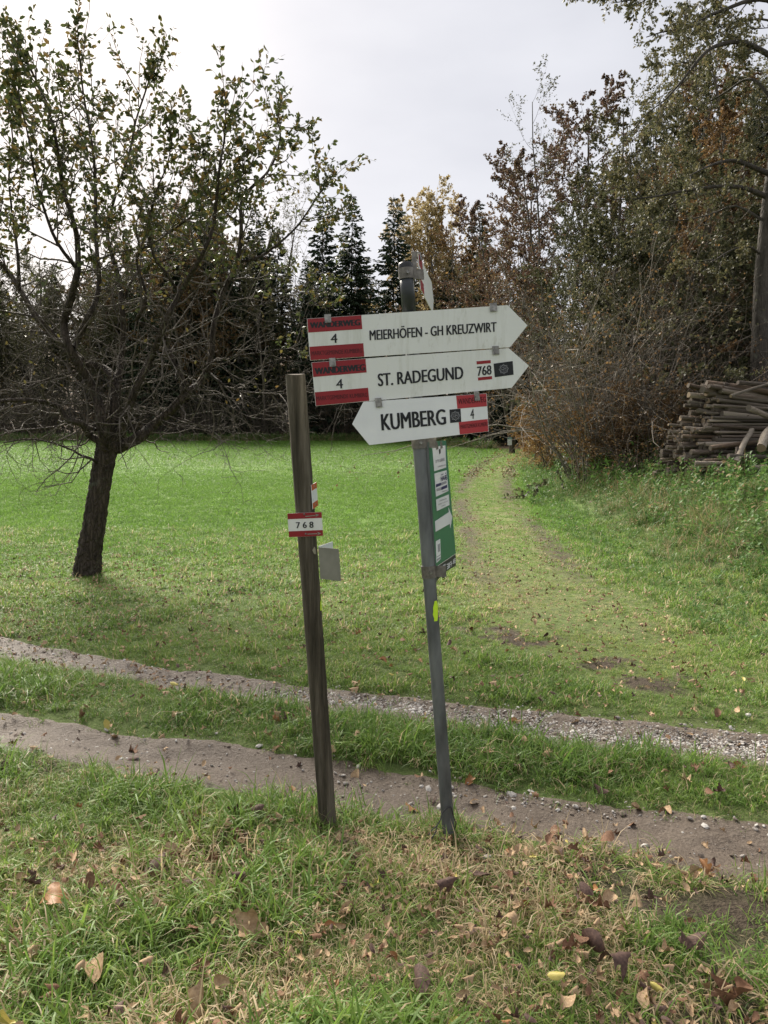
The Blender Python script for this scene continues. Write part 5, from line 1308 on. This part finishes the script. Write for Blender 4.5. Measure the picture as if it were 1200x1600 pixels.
# ------------------------------------------------------------------ wood pile
M_log = [bark('pale_log_bark', (.24, .195, .15), (.60, .52, .42), 12, (.25, 1, 1), .012), bark('brown_log_bark', (.14, .095, .066), (.42, .31, .225), 12, (.25, 1, 1), .012), bark('log_bark', (.18, .14, .11), (.52, .44, .355), 12, (.25, 1, 1), .012, lichen=(.34, .32, .28)), bark('dark_log_bark', (.10, .075, .058), (.35, .28, .225), 12, (.25, 1, 1), .012)]
M_cut = simple('cut_log_end', [(.3, (.17, .12, .075)), (.7, (.34, .26, .18))], 14, .8, .2)
M_cut_old = simple('old_cut_log_end', [(.3, (.08, .062, .05)), (.7, (.19, .16, .13))], 14, .85, .2)
def log_meshes(seed, bend):
    r = random.Random(seed); m = MB(); n = 7; pts = []; k = 10
    for i in range(n): t = i/(n-1); pts.append(Vector((t, bend*math.sin(t*PI)*.05+r.gauss(0, .003), bend*.6*math.sin(t*PI*1.4+seed)*.05)))
    # local x is the axis (0..1), radius 1 in y/z is scaled by the object
    V = []; F = []
    for i, p in enumerate(pts):
        for j in range(k):
            a = 2*PI*j/k; q = (1-.22*i/(n-1))*(1+r.uniform(-.14, .14)); V.append((p.x, math.cos(a)*q+p.y*14, math.sin(a)*q+p.z*14))
    for i in range(n-1):
        for j in range(k): j2 = (j+1) % k; F.append([i*k+j, (i+1)*k+j, (i+1)*k+j2, i*k+j2])
    F.append(list(range((n-1)*k, n*k)))
    me = bpy.data.meshes.new('log'); me.from_pydata(V, [], F); me.update(); me.polygons.foreach_set('use_smooth', np.ones(len(F), bool)); me.materials.append(M_log[(seed*7+seed//3) % 4])
    c = bpy.data.meshes.new('cut_end'); e = V[:k]
    c.from_pydata(e, [], [list(range(k-1, -1, -1))]); c.update(); c.materials.append(M_cut if seed % 5 == 0 else M_cut_old)
    return me, c
LOGS = [log_meshes(s, random.Random(s).uniform(-1.8, 1.8)*(.05 if s in (3, 6, 9) else 1)) for s in range(10)]
def put_log(p, yaw, pit, L, rad, label, group='logs stacked in the wood pile', k=None):
    me, c = LOGS[rnd.randrange(10) if k is None else k]; o = bpy.data.objects.new('log', me); COL.objects.link(o); o.location = p
    o.rotation_euler = (0, -pit, yaw); o.scale = (L, rad, rad); tag(o, label, 'log', group)
    e = bpy.data.objects.new('cut_end', c); COL.objects.link(e); e.parent = o; return o
YAW = R(17); axd = Vector((math.cos(YAW), math.sin(YAW), 0)); bk = Vector((-math.sin(YAW), math.cos(YAW), 0))
corner = at(1110, 752, 15.2); corner.z = ghs(corner.x+.6, corner.y)-.12
WPX = corner
z = .07; row = 0
while z < 1.98:
    t = z/1.95; wd = 1.35*(1-t*.72); off = .05+.25*t if t > .15 else 0
    k_ = 0; yy = off*.4
    n_in = 0
    while yy < wd:
        rad = rnd.choice((.026, .03, .035, .04, .045, .06))*rnd.uniform(.85, 1.1) if t < .85 else rnd.uniform(.045, .062)
        front = yy-off*.4 < .24; topr = z > 1.75
        endoff = rnd.uniform(-.45, .35)+(.10 if t > .75 else 0)+.32*t*(yy < .3)
        p = WPX+bk*(yy+rad)+axd*endoff+Vector((0, 0, z+rnd.uniform(-.02, .02)))
        put_log(p, YAW+rnd.gauss(0, .07), rnd.gauss(0, .03)+.07-.17*t, rnd.uniform(2.9, 4.4), rad, 'bark covered log lying in the wood pile at the forest edge')
        yy += rad*rnd.choice((1.98, 2.02, 2.25))
    z += .078; row += 1
# loose pieces on the front of the pile
ux = axd; gl = 'loose pieces on the front of the wood pile'
for (px_, py_, Y, yaw, pit, L, rad, k, lab) in [
    (1142, 619, 14.9, .55, .22, 2.2, .03, 0, 'thin pale pole sticking up from the top of the wood pile'),
    (1098, 606, 15.4, .62, -.05, 4.2, .07, 1, 'thick topmost log of the wood pile'),
    (1100, 722, 14.6, .25, .05, 1.9, .045, 4, 'pale bent log low on the front of the pile'),
    (1086, 724, 14.5, -.2, .0, .6, .045, 3, 'short pale log piece at the foot of the pile, end towards the path'),
    (1110, 701, 14.7, .3, .12, 1.9, .05, 4, 'long pale curved log rising to the right on the pile front'),
    (1138, 713, 14.3, .15, -.02, .9, .05, 6, 'short tan log piece lying in the middle of the pile front'),
    (1150, 722, 14.2, .9, .5, 1.3, .06, 5, 'forked grey branch leaning on the pile front'),
    (1144, 740, 14.1, 1.0, .75, .7, .035, 7, 'thin stick propped against the lower pile'),
    (1175, 746, 14.0, 1.2, .0, 1.5, .085, 9, 'thick log at the lower right with its cut face towards the viewer'),
    (1172, 730, 14.1, .2, .03, 1.6, .06, 8, 'pale log lying across the lower right of the pile'),
    (1190, 700, 14.2, .8, .45, 1.4, .085, 0, 'thick slanting log at the right edge of the picture'),
    (1132, 736, 14.3, 1.3, .0, 1.0, .08, 3, 'dark log end just left of the propped stick'),
    (1170, 640, 14.7, .6, -.1, 2.2, .06, 2, 'tan log with broken bark high on the pile at right')]:
    put_log(at(px_, py_, Y), yaw, pit, L, rad, lab, None, k)
print('objects', len(bpy.data.objects))
